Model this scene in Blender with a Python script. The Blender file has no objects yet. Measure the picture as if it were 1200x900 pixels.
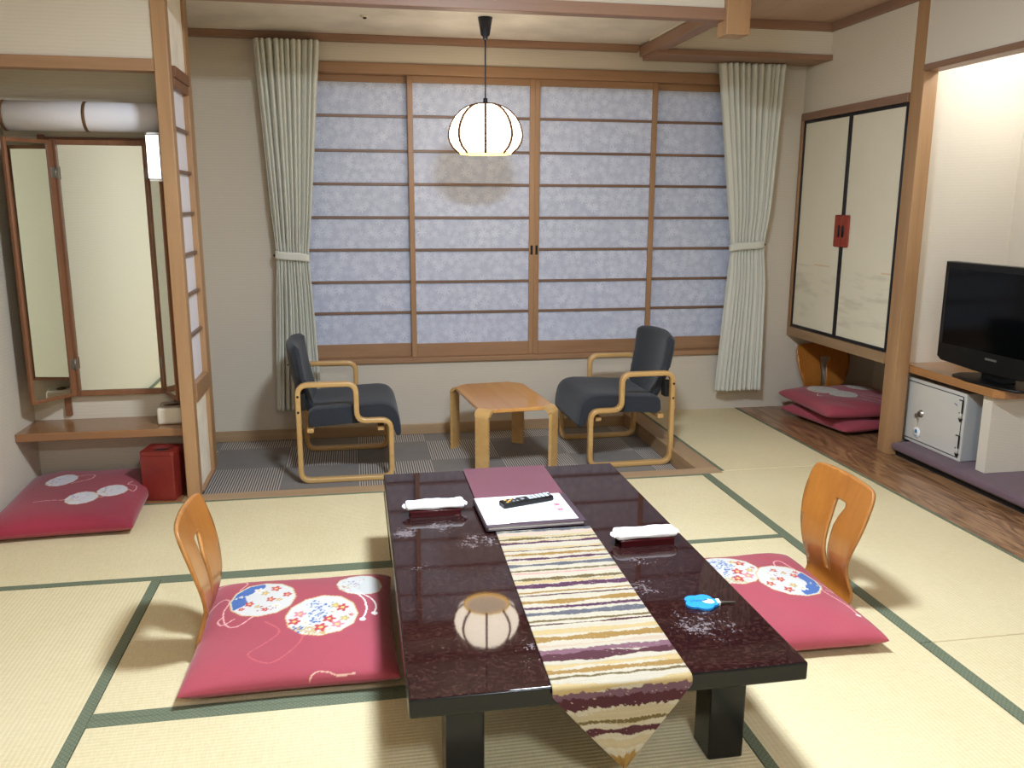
import bpy, bmesh, math, random
import numpy as np
from mathutils import Vector, Matrix
random.seed(4); rng = np.random.default_rng(7)
SC = bpy.context.scene
COL = SC.collection
PI = math.pi
R = math.radians

# ------------------------------------------------------------------ colour helpers
def s2l(c): return c/12.92 if c <= .04045 else ((c+.055)/1.055)**2.4
def rgb(r, g, b): return (s2l(r/255), s2l(g/255), s2l(b/255), 1)

# ------------------------------------------------------------------ node helpers
class NT:
    def __init__(s, name):
        m = bpy.data.materials.new(name); m.use_nodes = True
        s.m = m; s.t = m.node_tree; s.t.nodes.clear()
        s.out = s.n('ShaderNodeOutputMaterial'); s.b = s.n('ShaderNodeBsdfPrincipled')
        s.l(s.b.outputs[0], s.out.inputs[0])
    def n(s, kind, **kw):
        o = s.t.nodes.new(kind)
        for k, v in kw.items(): setattr(o, k, v)
        return o
    def l(s, a, b): s.t.links.new(a, b)
    def put(s, sock, v):
        if hasattr(v, 'is_linked'): s.l(v, sock)
        else: sock.default_value = v
    def val(s, sock, v): s.put(s.b.inputs[sock], v)
    def coord(s, kind='Object', scale=(1, 1, 1), rot=(0, 0, 0), loc=(0, 0, 0)):
        tc = s.n('ShaderNodeTexCoord'); mp = s.n('ShaderNodeMapping')
        s.l(tc.outputs[kind], mp.inputs[0])
        mp.inputs['Scale'].default_value = scale; mp.inputs['Rotation'].default_value = rot; mp.inputs['Location'].default_value = loc
        return mp.outputs[0]
    def noise(s, vec, scale=5, detail=4, rough=.55, dist=0):
        o = s.n('ShaderNodeTexNoise'); s.l(vec, o.inputs['Vector'])
        o.inputs['Scale'].default_value = scale; o.inputs['Detail'].default_value = detail
        o.inputs['Roughness'].default_value = rough; o.inputs['Distortion'].default_value = dist
        return o.outputs[0]
    def math(s, op, a, b=0.0, c=0.0):
        o = s.n('ShaderNodeMath', operation=op)
        s.put(o.inputs[0], a); s.put(o.inputs[1], b); s.put(o.inputs[2], c)
        return o.outputs[0]
    def ramp(s, fac, stops):
        o = s.n('ShaderNodeValToRGB'); s.l(fac, o.inputs[0])
        e = o.color_ramp.elements
        while len(e) < len(stops): e.new(.5)
        for i, (p, c) in enumerate(stops):
            e[i].position = p; e[i].color = c if len(c) == 4 else (*c, 1)
        return o.outputs[0]
    def mix(s, fac, a, b):
        o = s.n('ShaderNodeMix', data_type='RGBA')
        s.put(o.inputs[0], fac); s.put(o.inputs[6], a); s.put(o.inputs[7], b)
        return o.outputs[2]
    def bump(s, h, strength=.2, dist=.01):
        o = s.n('ShaderNodeBump'); s.l(h, o.inputs['Height'])
        o.inputs['Strength'].default_value = strength; o.inputs['Distance'].default_value = dist
        s.l(o.outputs[0], s.b.inputs['Normal'])

def plain(name, c, rough=.6, metal=0, spec=.5, noise=0):
    t = NT(name)
    if noise:
        v = t.coord(); f = t.noise(v, noise, 5)
        d = tuple(x*.82 for x in c[:3]); e = tuple(min(1, x*1.12) for x in c[:3])
        t.val('Base Color', t.ramp(f, [(.3, d), (.7, e)]))
    else: t.val('Base Color', c)
    t.val('Roughness', rough); t.val('Metallic', metal); t.val('Specular IOR Level', spec)
    return t.m

def wood(name, c1, c2, axis='X', scale=14, rough=.45, grain=.5, coat=0):
    """long grain running along one axis of the object"""
    t = NT(name)
    sc = {'X': (.06, 1, 1), 'Y': (1, .06, 1), 'Z': (1, 1, .06)}[axis]
    v = t.coord('Object', sc)
    a = t.noise(v, scale, 5, .6, .6)
    b = t.noise(v, scale*5, 3, .6)
    f = t.math('ADD', t.math('MULTIPLY', a, 1-grain*.5), t.math('MULTIPLY', b, grain*.5))
    t.val('Base Color', t.ramp(f, [(.32, c2), (.68, c1)]))
    t.val('Roughness', rough); t.val('Coat Weight', coat); t.val('Coat Roughness', .15)
    t.bump(b, .08, .002)
    return t.m

def emit(name, c, strength):
    t = NT(name); t.val('Base Color', c); t.val('Emission Color', c); t.val('Emission Strength', strength)
    return t.m

# ------------------------------------------------------------------ materials
M = {}
M['beam'] = wood('reddish_beam_wood', rgb(158, 122, 98), rgb(132, 98, 78), 'X', 9)
M['beam_y'] = wood('reddish_beam_wood_deep', rgb(152, 118, 96), rgb(124, 94, 76), 'Y', 9)
M['post'] = wood('honey_post_wood', rgb(178, 140, 100), rgb(150, 112, 76), 'Z', 9)
M['shoji_v'] = wood('shoji_stile_wood', rgb(168, 130, 94), rgb(140, 104, 72), 'Z', 10)
M['shoji_h'] = wood('shoji_rail_wood', rgb(168, 130, 96), rgb(140, 104, 74), 'X', 10)
M['kumiko'] = wood('lattice_bar_wood', rgb(130, 98, 78), rgb(106, 80, 64), 'X', 10)
M['trim_x'] = wood('pale_threshold_wood', rgb(176, 148, 114), rgb(146, 116, 86), 'X', 9)
M['trim_y'] = wood('pale_threshold_wood_deep', rgb(168, 140, 106), rgb(140, 110, 80), 'Y', 9)
M['darkwood'] = wood('dark_frame_wood', rgb(104, 70, 46), rgb(78, 48, 32), 'Z', 9)
M['midwood'] = wood('red_brown_frame_wood', rgb(140, 92, 60), rgb(108, 68, 44), 'Z', 9)
M['midwood_x'] = wood('red_brown_rail_wood', rgb(140, 92, 60), rgb(108, 68, 44), 'X', 9)
M['shelf'] = wood('varnished_shelf_wood', rgb(158, 112, 74), rgb(126, 84, 52), 'X', 8, .25, coat=.4)
M['tvshelf'] = wood('varnished_counter_wood', rgb(180, 130, 80), rgb(150, 102, 60), 'Y', 8, .25, coat=.4)
M['ply'] = wood('golden_plywood', rgb(178, 114, 46), rgb(150, 90, 34), 'Z', 7, .3, .6, coat=.3)
M['ply_edge'] = wood('plywood_edge', rgb(196, 140, 76), rgb(150, 98, 48), 'Z', 30, .5)
M['birch'] = wood('blond_bent_wood', rgb(204, 166, 108), rgb(184, 142, 84), 'X', 8, .35, .4, coat=.3)
M['table_ply'] = wood('orange_table_plywood', rgb(212, 154, 82), rgb(188, 128, 60), 'Y', 7, .25, .4, coat=.5)

def floorwood():
    t = NT('figured_floorboard')
    v = t.coord('Object', (1, .16, 1))
    a = t.noise(v, 7, 3, .5, 1.2)
    rings = t.math('SINE', t.math('MULTIPLY', a, 46.0))
    b = t.noise(t.coord('Object', (1, .05, 1)), 70, 3)
    f = t.math('ADD', t.math('MULTIPLY', rings, .17), t.math('MULTIPLY', b, .95))
    t.val('Base Color', t.ramp(f, [(.2, rgb(104, 74, 52)), (.5, rgb(146, 107, 74)), (.75, rgb(172, 132, 94))]))
    t.val('Roughness', .3); t.val('Coat Weight', .25); t.val('Coat Roughness', .2)
    return t.m
M['floorwood'] = floorwood()

def wallpaper(name, c, c2, axis_scale=(0, 0, 1), freq=70, strength=.25):
    t = NT(name)
    v = t.coord()
    w = t.n('ShaderNodeTexWave', bands_direction='Z'); t.l(v, w.inputs[0])
    w.inputs['Scale'].default_value = freq; w.inputs['Distortion'].default_value = 3; w.inputs['Detail'].default_value = 2
    w.inputs['Detail Scale'].default_value = .6
    n = t.noise(v, 160, 3)
    h = t.math('ADD', t.math('MULTIPLY', w.outputs[1], .6), t.math('MULTIPLY', n, .6))
    big = t.noise(v, 1.3, 3)
    t.val('Base Color', t.mix(t.math('MULTIPLY', h, .5), c2, t.mix(big, c, tuple(x*.96 for x in c[:3])+(1,))))
    t.val('Roughness', .85); t.val('Specular IOR Level', .2)
    t.bump(h, strength, .003)
    return t.m
M['wall'] = wallpaper('cream_ribbed_wallpaper', rgb(224, 217, 204), rgb(210, 202, 188), freq=48)
M['wall_sand'] = wallpaper('sand_wallpaper', rgb(220, 211, 194), rgb(206, 196, 178), freq=20, strength=.12)
M['wall_shade'] = wallpaper('shaded_sand_wallpaper', rgb(212, 202, 188), rgb(198, 188, 172), freq=20, strength=.12)  # darker copy of the sand wallpaper, veranda light falloff put into its colour
M['ceiling'] = plain('ceiling_board', rgb(214, 204, 190), .9, noise=3)
M['ceiling_wood'] = wood('ceiling_pale_wood', rgb(190, 162, 142), rgb(174, 146, 126), 'Y', 4, .7)

def tatami(name, along):
    t = NT(name)
    v = t.coord()
    w = t.n('ShaderNodeTexWave', bands_direction='Y' if along == 'X' else 'X'); t.l(v, w.inputs[0])
    w.inputs['Scale'].default_value = 22; w.inputs['Distortion'].default_value = .25; w.inputs['Detail'].default_value = 1
    w.inputs['Detail Scale'].default_value = 4
    fine = t.noise(t.coord('Object', (1, 12, 1) if along == 'Y' else (12, 1, 1)), 30, 3)
    big = t.noise(v, 1.6, 4)
    ws = t.noise(t.coord('Object', (30, 1, 1) if along == 'X' else (1, 30, 1)), 6, 2)
    f = t.math('ADD', t.math('MULTIPLY', fine, .55), t.math('MULTIPLY', big, .35))
    f = t.math('ADD', f, t.math('MULTIPLY', ws, .2))
    c = t.ramp(f, [(.35, rgb(200, 184, 142)), (.6, rgb(216, 202, 164)), (.8, rgb(224, 211, 178))])
    dk = t.mix(t.math('MULTIPLY', t.math('GREATER_THAN', t.math('SUBTRACT', 1.0, w.outputs[1]), .93), .16), c, rgb(170, 146, 96))
    t.val('Base Color', dk); t.val('Roughness', .55); t.val('Specular IOR Level', .35)
    t.bump(w.outputs[1], .25, .003)
    return t.m
M['tat_x'] = tatami('tatami_weave_across', 'X'); M['tat_y'] = tatami('tatami_weave_deep', 'Y')
def heri():
    t = NT('green_border_cloth')
    v = t.coord('Object', (1, 1, 1), (0, 0, R(45)))
    ch = t.n('ShaderNodeTexBrick'); t.l(v, ch.inputs[0])
    ch.offset = 0
    ch.inputs['Scale'].default_value = 45; ch.inputs['Mortar Size'].default_value = .1
    ch.inputs['Brick Width'].default_value = .5; ch.inputs['Row Height'].default_value = .5
    ch.inputs['Color1'].default_value = rgb(106, 114, 92); ch.inputs['Color2'].default_value = rgb(98, 107, 86); ch.inputs['Mortar'].default_value = rgb(80, 90, 72)
    n = t.noise(v, 120, 2)
    t.val('Base Color', t.mix(t.math('MULTIPLY', n, .35), ch.outputs[0], rgb(136, 142, 112)))
    t.val('Roughness', .75)
    return t.m
M['heri'] = heri()

def carpet():
    t = NT('grey_striped_carpet_tile')
    v = t.coord('Object', (1, 1, 1), loc=(.02, .12, 0))
    sx = t.n('ShaderNodeSeparateXYZ'); t.l(v, sx.inputs[0])
    tx = t.math('FLOOR', t.math('DIVIDE', sx.outputs[0], .42)); ty = t.math('FLOOR', t.math('DIVIDE', sx.outputs[1], .42))
    par = t.math('FLOORED_MODULO', t.math('ADD', tx, ty), 2.0)
    # fine pale ribs on every other tile
    rib = t.math('SINE', t.math('MULTIPLY', sx.outputs[0], 470.0))
    rib = t.math('GREATER_THAN', rib, .05)
    n = t.noise(v, 260, 3); nb = t.noise(v, 9, 3)
    base = t.mix(nb, rgb(128, 122, 117), rgb(146, 140, 134))
    base = t.mix(t.math('MULTIPLY', n, .7), base, rgb(112, 107, 104))
    stripe = t.mix(rib, rgb(98, 93, 92), rgb(186, 177, 166))
    c = t.mix(par, base, stripe)
    t.val('Base Color', c); t.val('Roughness', .95); t.val('Specular IOR Level', .1)
    t.bump(n, .4, .004)
    return t.m
M['carpet'] = carpet()

def shoji_paper():
    t = NT('maple_leaf_paper')
    v = t.coord('Object', (1, 0, 1))
    sw = t.n('ShaderNodeSeparateXYZ'); t.l(v, sw.inputs[0])
    cb = t.n('ShaderNodeCombineXYZ'); t.l(sw.outputs[0], cb.inputs[0]); t.l(sw.outputs[2], cb.inputs[1])
    masks = []
    for scale, off, rad in ((17.0, 0.0, .44), (13.5, 3.3, .46), (21.0, 7.7, .42)):
        add = t.n('ShaderNodeVectorMath', operation='ADD'); t.l(cb.outputs[0], add.inputs[0]); add.inputs[1].default_value = (off, off*.7, 0)
        vo = t.n('ShaderNodeTexVoronoi', voronoi_dimensions='2D'); t.l(add.outputs[0], vo.inputs['Vector'])
        vo.inputs['Scale'].default_value = scale; vo.inputs['Randomness'].default_value = .8
        sub = t.n('ShaderNodeVectorMath', operation='SUBTRACT'); t.l(add.outputs[0], sub.inputs[0])
        t.l(vo.outputs['Position'], sub.inputs[1])
        xy = t.n('ShaderNodeSeparateXYZ'); t.l(sub.outputs[0], xy.inputs[0])
        ang = t.math('ARCTAN2', xy.outputs[1], xy.outputs[0])
        cr = t.n('ShaderNodeSeparateColor'); t.l(vo.outputs['Color'], cr.inputs[0])
        ang = t.math('ADD', ang, t.math('MULTIPLY', cr.outputs[0], 6.28))
        lobe = t.math('ABSOLUTE', t.math('COSINE', t.math('MULTIPLY', ang, 3.5)))
        lobe = t.math('POWER', lobe, 1.6)
        rr = t.math('MULTIPLY', t.math('MULTIPLY_ADD', lobe, .78, .22), rad)
        d = t.math('MULTIPLY', vo.outputs['Distance'], 1.0)
        m = t.n('ShaderNodeMapRange', interpolation_type='SMOOTHSTEP'); t.l(t.math('SUBTRACT', rr, d), m.inputs[0]); m.inputs[1].default_value = -.04; m.inputs[2].default_value = .09; m = m.outputs[0]
        masks.append(t.math('MULTIPLY', m, t.math('MULTIPLY_ADD', cr.outputs[1], .7, .3)))
    leaf = t.math('MAXIMUM', t.math('MAXIMUM', masks[0], masks[1]), t.math('MULTIPLY', masks[2], .7))
    fib = t.noise(t.coord('Object', (4, 1, 40)), 18, 4)
    cl = t.noise(v, 7, 3)
    leaf = t.math('MULTIPLY', leaf, t.math('MULTIPLY_ADD', cl, .6, .25))
    ground = t.mix(fib, rgb(174, 180, 201), rgb(190, 196, 216))
    t.val('Base Color', t.mix(leaf, ground, rgb(222, 227, 240)))
    t.val('Roughness', .8); t.val('Specular IOR Level', .2)
    return t.m
M['paper'] = shoji_paper()
M['plainpaper'] = plain('white_lattice_paper', rgb(226, 222, 228), .8)
M['cream'] = plain('cream_panel', rgb(240, 230, 212), .7, noise=5)

def lacquer():
    t = NT('dark_brown_lacquer')
    v = t.coord()
    n = t.noise(v, 120, 2, .5)
    g = t.noise(v, 3, 3)
    base = t.mix(g, rgb(30, 12, 14), rgb(40, 18, 19))
    base = t.mix(t.math('MULTIPLY', t.math('GREATER_THAN', n, .56), .34), base, rgb(80, 52, 46))
    # worn, chalky scuffs gathered in a few patches of the top
    fine = t.noise(t.coord('Object', (1, 1, 1), (0, 0, .5)), 120, 3, .75)
    fine2 = t.noise(t.coord('Object', (1, 1, 1), (0, 0, .2)), 26, 3, .65)
    acc = None
    for x, y, r, k in ((-.43, .17, .10, 1), (-.30, .21, .13, .9), (-.20, .06, .16, .85), (-.23, .30, .10, .6), (-.40, -.12, .08, .6), (-.16, -.66, .14, .7), (-.34, -.60, .10, .5), (-.05, -.45, .10, .5), (.30, -.60, .17, .9), (.21, -.36, .13, .8), (.27, -.18, .10, .8), (.40, .05, .10, .4), (-.13, .55, .12, .35), (.33, .62, .14, .35)):
        d = t.n('ShaderNodeVectorMath', operation='DISTANCE'); t.l(v, d.inputs[0]); d.inputs[1].default_value = (x, y, .33)
        mr = t.n('ShaderNodeMapRange', interpolation_type='SMOOTHSTEP'); t.l(d.outputs[1], mr.inputs[0])
        mr.inputs[1].default_value = r; mr.inputs[2].default_value = r*.1; mr.inputs[3].default_value = 0; mr.inputs[4].default_value = k
        acc = mr.outputs[0] if acc is None else t.math('MAXIMUM', acc, mr.outputs[0])
    thr = t.math('MULTIPLY_ADD', acc, -.30, .79)
    m = t.math('MULTIPLY_ADD', fine, .65, t.math('MULTIPLY', fine2, .42))
    sc = t.n('ShaderNodeMapRange'); t.l(t.math('SUBTRACT', m, thr), sc.inputs[0]); sc.inputs[1].default_value = 0; sc.inputs[2].default_value = .05
    sc = sc.outputs[0]
    t.val('Base Color', t.mix(t.math('MULTIPLY', sc, .42), base, rgb(160, 148, 152)))
    t.val('Roughness', t.math('MULTIPLY_ADD', sc, .35, .035))
    t.val('Specular IOR Level', .34)
    t.bump(n, .02, .0004)
    return t.m
M['lacquer'] = lacquer()
M['black_lacquer'] = plain('black_lacquer', rgb(18, 19, 19), .22, spec=.35)

def fabric(name, c, c2, scale=220, rough=.9, strength=.3):
    t = NT(name)
    v = t.coord(); n = t.noise(v, scale, 3); g = t.noise(v, 6, 3)
    t.val('Base Color', t.mix(t.math('MULTIPLY_ADD', n, .7, t.math('MULTIPLY', g, .3)), c, c2))
    t.val('Roughness', rough); t.val('Specular IOR Level', .2)
    t.val('Sheen Weight', .15)
    t.bump(n, strength, .002)
    return t.m
M['navy'] = fabric('navy_grey_upholstery', rgb(27, 29, 34), rgb(62, 66, 74), 150)
M['curtain'] = fabric('pale_sage_curtain', rgb(194, 195, 184), rgb(214, 214, 204), 260, .85)
M['purple'] = fabric('mauve_ledge_cloth', rgb(92, 72, 82), rgb(124, 102, 112), 200)
def attr_mat(name, rough=.75, sheen=.2, scale=300):
    t = NT(name)
    a = t.n('ShaderNodeVertexColor'); a.layer_name = 'Col'
    v = t.coord(); n = t.noise(v, scale, 2)
    o = t.n('ShaderNodeMix', data_type='RGBA', blend_type='MULTIPLY'); o.inputs[0].default_value = 1
    t.l(a.outputs[0], o.inputs[6]); t.l(t.ramp(n, [(.3, (.9, .9, .9)), (.7, (1, 1, 1))]), o.inputs[7])
    t.val('Base Color', o.outputs[2]); t.val('Roughness', rough); t.val('Specular IOR Level', .25); t.val('Sheen Weight', sheen)
    t.bump(n, .12, .001)
    return t.m
M['zabuton'] = attr_mat('rose_cushion_cloth')
M['runner'] = attr_mat('striped_runner_brocade', .6, .1)
M['print'] = attr_mat('printed_sheet', .5, 0)
M['burgundy'] = fabric('burgundy_leatherette', rgb(100, 50, 66), rgb(124, 74, 88), 300, .5, .15)
M['plum'] = plain('dark_plum_cover', rgb(70, 54, 64), .4)
M['white'] = plain('white_plastic', rgb(240, 240, 240), .4)
M['towel'] = fabric('white_wrapped_towel', rgb(238, 238, 244), rgb(252, 252, 254), 90, .45)
M['film'] = plain('crinkled_wrapper_film', rgb(214, 216, 226), .15, noise=80)
M['tray'] = plain('dark_red_lacquer', rgb(74, 20, 26), .2)
M['blue'] = plain('blue_acrylic', rgb(46, 144, 226), .12)
M['steel'] = plain('brushed_steel', rgb(176, 174, 168), .3, 1)
M['keysteel'] = plain('dull_key_metal', rgb(120, 112, 102), .4, .8)
M['black'] = plain('black_plastic', rgb(12, 13, 14), .35, spec=.35)
M['matblack'] = plain('black_matt', rgb(14, 13, 13), .8)
M['blacklac'] = plain('black_door_edge', rgb(16, 16, 24), .35)
M['screen'] = plain('black_glass_screen', rgb(6, 7, 8), .10, spec=.22)
M['screen2'] = plain('dark_grey_pixels', rgb(30, 32, 33), .4)
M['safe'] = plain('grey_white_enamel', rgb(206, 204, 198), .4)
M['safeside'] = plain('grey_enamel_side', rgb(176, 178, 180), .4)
M['binred'] = plain('worn_red_lacquer', rgb(122, 38, 32), .35, noise=9)
M['box'] = plain('ivory_box', rgb(214, 204, 186), .5)
M['handle'] = plain('vermilion_handle', rgb(150, 58, 44), .4, noise=30)
M['gilt'] = plain('blackened_metal', rgb(34, 30, 34), .3, .6)
M['navyplastic'] = plain('dark_navy_plastic', rgb(24, 30, 46), .35)
M['cap'] = plain('grey_metal_cap', rgb(150, 148, 144), .4, .7)
M['ring_brown'] = plain('brown_seam', rgb(104, 72, 44), .6)
M['roll'] = plain('white_paper_shade', rgb(228, 226, 232), .8)
M['rib'] = plain('brown_rib', rgb(84, 58, 38), .7, spec=.2)
M['hinge'] = plain('old_hinge_metal', rgb(138, 134, 126), .35, .9)
M['detector'] = plain('detector_white', rgb(214, 204, 190), .6)
def mirror():
    t = NT('silvered_mirror'); t.val('Base Color', (.84, .87, .80, 1)); t.val('Metallic', 1); t.val('Roughness', .015)
    return t.m
M['mirror'] = mirror()
def fusuma():
    t = NT('cream_sliding_door_paper')
    v = t.coord('Object')
    sep = t.n('ShaderNodeSeparateXYZ'); t.l(v, sep.inputs[0])
    base = t.mix(t.noise(v, 2.2, 3), rgb(232, 226, 206), rgb(216, 209, 186))
    st = t.noise(t.coord('Object', (1, 2.6, 13), loc=(0, 1.7, .3)), 1.2, 3, .5)
    band = t.math('MULTIPLY', t.math('GREATER_THAN', .50, sep.outputs[2]), t.math('GREATER_THAN', sep.outputs[2], .14))
    ink = t.math('MULTIPLY', band, t.ramp(st, [(.50, (0, 0, 0)), (.78, (1, 1, 1))]))
    c = t.mix(t.math('MULTIPLY', ink, .6), base, rgb(168, 162, 140))
    b2 = t.math('LESS_THAN', t.math('ABSOLUTE', t.math('SUBTRACT', sep.outputs[2], .505)), .005)
    st2 = t.noise(t.coord('Object', (1, 5, 1)), 1.3, 2)
    c = t.mix(t.math('MULTIPLY', t.math('MULTIPLY', b2, t.math('GREATER_THAN', st2, .57)), .6), c, rgb(214, 176, 130))
    t.val('Base Color', c); t.val('Roughness', .6)
    return t.m
M['fusuma'] = fusuma()
M['shade_lit'] = emit('glowing_lamp_shade', (1, .88, .70, 1), 4.6)
M['shade_dim'] = emit('dim_lamp_underside', (1, .80, .56, 1), 1.7)
M['shade_edge'] = emit('glowing_amber_rim', (1, .62, .16, 1), 2.2)
M['lamp_main'] = emit('glowing_ceiling_diffuser', (.86, .99, 1.12, 1), 155.0)
M['lamp_fill'] = emit('glowing_fill_diffuser', (.88, .99, 1.10, 1), 95.0)  # diffuser of the added fill lamp
M['lamp_alcove'] = emit('glowing_alcove_tube', (.95, .99, 1, 1), 58.0)
M['lamp_slim'] = emit('glowing_slim_tube', (1, .97, .95, 1), 1.1)

# ------------------------------------------------------------------ mesh helpers
def add_box(bm, x0, x1, y0, y1, z0, z1, bev=0, seg=2, mi=0, mat=None):
    vs = [bm.verts.new((x, y, z)) for x in (x0, x1) for y in (y0, y1) for z in (z0, z1)]
    idx = [(0, 1, 3, 2), (4, 6, 7, 5), (0, 4, 5, 1), (2, 3, 7, 6), (0, 2, 6, 4), (1, 5, 7, 3)]
    fs = [bm.faces.new([vs[i] for i in f]) for f in idx]
    for f in fs: f.material_index = mi
    if mat is not None:
        for v in vs: v.co = mat @ v.co
    if bev:
        es = list({e for f in fs for e in f.edges})
        r = bmesh.ops.bevel(bm, geom=es, offset=bev, segments=seg, profile=.5, affect='EDGES')
        for f in r['faces']: f.material_index = mi; f.smooth = True
def box(x0, x1, y0, y1, z0, z1, bev=0, seg=2):
    bm = bmesh.new(); add_box(bm, x0, x1, y0, y1, z0, z1, bev, seg); return bm

def add_prism(bm, pts, lo, hi, axis='Z', bev=0):
    """extrude a 2-D outline along an axis"""
    def mk(p, h):
        return {'Z': (p[0], p[1], h), 'Y': (p[0], h, p[1]), 'X': (h, p[0], p[1])}[axis]
    a = [bm.verts.new(mk(p, lo)) for p in pts]; b = [bm.verts.new(mk(p, hi)) for p in pts]
    fs = [bm.faces.new(a), bm.faces.new(b)]
    n = len(pts)
    for i in range(n): fs.append(bm.faces.new((a[i], a[(i+1) % n], b[(i+1) % n], b[i])))
    bmesh.ops.recalc_face_normals(bm, faces=fs)
    if bev:
        es = [e for e in {e for f in fs[:2] for e in f.edges}]
        r = bmesh.ops.bevel(bm, geom=es, offset=bev, segments=2, profile=.5, affect='EDGES')
        for f in r['faces']: f.smooth = True

def add_lathe(bm, prof, n=32, c=(0, 0, 0), fn=None, smooth=True):
    rings = []
    for r, z in prof:
        ring = []
        for i in range(n):
            a = 2*PI*i/n; rr = r*(fn(a, z) if fn else 1)
            ring.append(bm.verts.new((c[0]+rr*math.cos(a), c[1]+rr*math.sin(a), c[2]+z)))
        rings.append(ring)
    for a, b in zip(rings, rings[1:]):
        for i in range(n):
            f = bm.faces.new((a[i], a[(i+1) % n], b[(i+1) % n], b[i])); f.smooth = smooth

def add_tube(bm, pts, r, n=8, closed=False):
    pts = [Vector(p) for p in pts]; m = len(pts)
    rings = []; up = Vector((0, 0, 1))
    t0 = (pts[1]-pts[0]).normalized()
    if abs(t0.z) > .9: up = Vector((1, 0, 0))
    for i in range(m):
        a = pts[(i-1) % m] if (closed or i > 0) else pts[i]; b = pts[(i+1) % m] if (closed or i < m-1) else pts[i]
        t = (b-a).normalized()
        u = (up - t*up.dot(t)).normalized(); w = t.cross(u); up = u
        rings.append([bm.verts.new(pts[i]+(u*math.cos(2*PI*k/n)+w*math.sin(2*PI*k/n))*(r[i] if isinstance(r, (list, tuple)) else r)) for k in range(n)])
    for i in range(m if closed else m-1):
        a, b = rings[i], rings[(i+1) % m]
        for k in range(n):
            f = bm.faces.new((a[k], a[(k+1) % n], b[(k+1) % n], b[k])); f.smooth = True
    if not closed:
        bm.faces.new(rings[0]); bm.faces.new(rings[-1])

def fillet(pts, r, closed=True, seg=6):
    out = []; n = len(pts)
    for i, p in enumerate(pts):
        if not closed and i in (0, n-1): out.append(p); continue
        p = Vector(p); a = Vector(pts[i-1]); b = Vector(pts[(i+1) % n])
        da = (a-p); db = (b-p); rr = min(r, da.length*.49, db.length*.49)
        pa = p+da.normalized()*rr; pb = p+db.normalized()*rr
        for k in range(seg+1):
            s = k/seg
            out.append(tuple((1-s)**2*pa + 2*s*(1-s)*p + s*s*pb))
    return out

def obj(name, bm, mat, parent=None, smooth=None, solid=0, subsurf=0, off=0):
    if smooth is not None:
        for f in bm.faces: f.smooth = smooth
    bmesh.ops.recalc_face_normals(bm, faces=bm.faces[:])
    me = bpy.data.meshes.new(name); bm.to_mesh(me); bm.free()
    o = bpy.data.objects.new(name, me); COL.objects.link(o)
    for m in (mat if isinstance(mat, (list, tuple)) else [mat]): me.materials.append(M[m] if isinstance(m, str) else m)
    if parent is not None: o.parent = parent
    if solid:
        md = o.modifiers.new('thick', 'SOLIDIFY'); md.thickness = solid; md.offset = off
    if subsurf:
        md = o.modifiers.new('smooth', 'SUBSURF'); md.levels = subsurf; md.render_levels = subsurf
    return o
def tag(o, label, cat, group=None):
    o['label'] = label; o['category'] = cat
    if group: o['group'] = group
    return o
def thing(name, label, cat, loc=(0, 0, 0), rz=0, group=None):
    o = bpy.data.objects.new(name, None); COL.objects.link(o); o.empty_display_size = .05
    o.location = loc; o.rotation_euler = (0, 0, rz)
    return tag(o, label, cat, group)
def struct(name, bm, mat, parent=None, **k):
    o = obj(name, bm, mat, parent, **k)
    if parent is None: o['kind'] = 'structure'
    return o
def copy_tree(o, parent=None):
    c = o.copy(); COL.objects.link(c); c.parent = parent
    for ch in list(o.children): copy_tree(ch, c)
    return c
def grid_obj(name, P, mat, parent=None, col=None, smooth=True, wrap=False, solid=0, off=0):
    """P: (n,m,3) array of points -> one quad mesh, optional per-vertex colour (n,m,3 linear)"""
    n, m, _ = P.shape
    idx = np.arange(n*m).reshape(n, m)
    q = np.stack([idx[:-1, :-1], idx[1:, :-1], idx[1:, 1:], idx[:-1, 1:]], -1).reshape(-1, 4)
    if wrap: q = np.concatenate([q, np.stack([idx[:-1, -1], idx[1:, -1], idx[1:, 0], idx[:-1, 0]], -1).reshape(-1, 4)])
    me = bpy.data.meshes.new(name); me.from_pydata(P.reshape(-1, 3).tolist(), [], q.tolist())
    if smooth: me.polygons.foreach_set('use_smooth', [True]*len(me.polygons))
    if col is not None:
        a = me.color_attributes.new('Col', 'FLOAT_COLOR', 'POINT')
        a.data.foreach_set('color', np.concatenate([col.reshape(-1, 3), np.ones((n*m, 1))], 1).astype(np.float32).ravel())
    me.materials.append(M[mat]); me.update()
    o = bpy.data.objects.new(name, me); COL.objects.link(o)
    if parent is not None: o.parent = parent
    if solid:
        md = o.modifiers.new('thick', 'SOLIDIFY'); md.thickness = solid; md.offset = off
    return o
def lin(r, g, b): return np.array([s2l(r/255), s2l(g/255), s2l(b/255)])

# ================================================================== THE ROOM
XL, XR, YW, YB = -1.61, 2.97, 5.537, -1.6
ZC, ZV, ZF = 2.51, 2.385, -.09           # main ceiling, veranda ceiling, sunken carpet
# floors
struct('floor', box(-1.75, 3.8, YB-.1, 4.2, -.2, -.03), 'floorwood')
struct('floor_veranda', box(-1.0, 1.80, 4.19, YW, -.2, ZF), 'carpet')
struct('floor_boards', box(2.62, 3.66, YB, YW, -.03, 0), 'floorwood')
struct('floor_alcove', box(XL, -.84, 4.2, 4.545, -.1, 0), 'shelf')
struct('floor_matbase', box(1.80, 2.62, 4.2, YW, -.2, -.03), 'floorwood')
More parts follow.
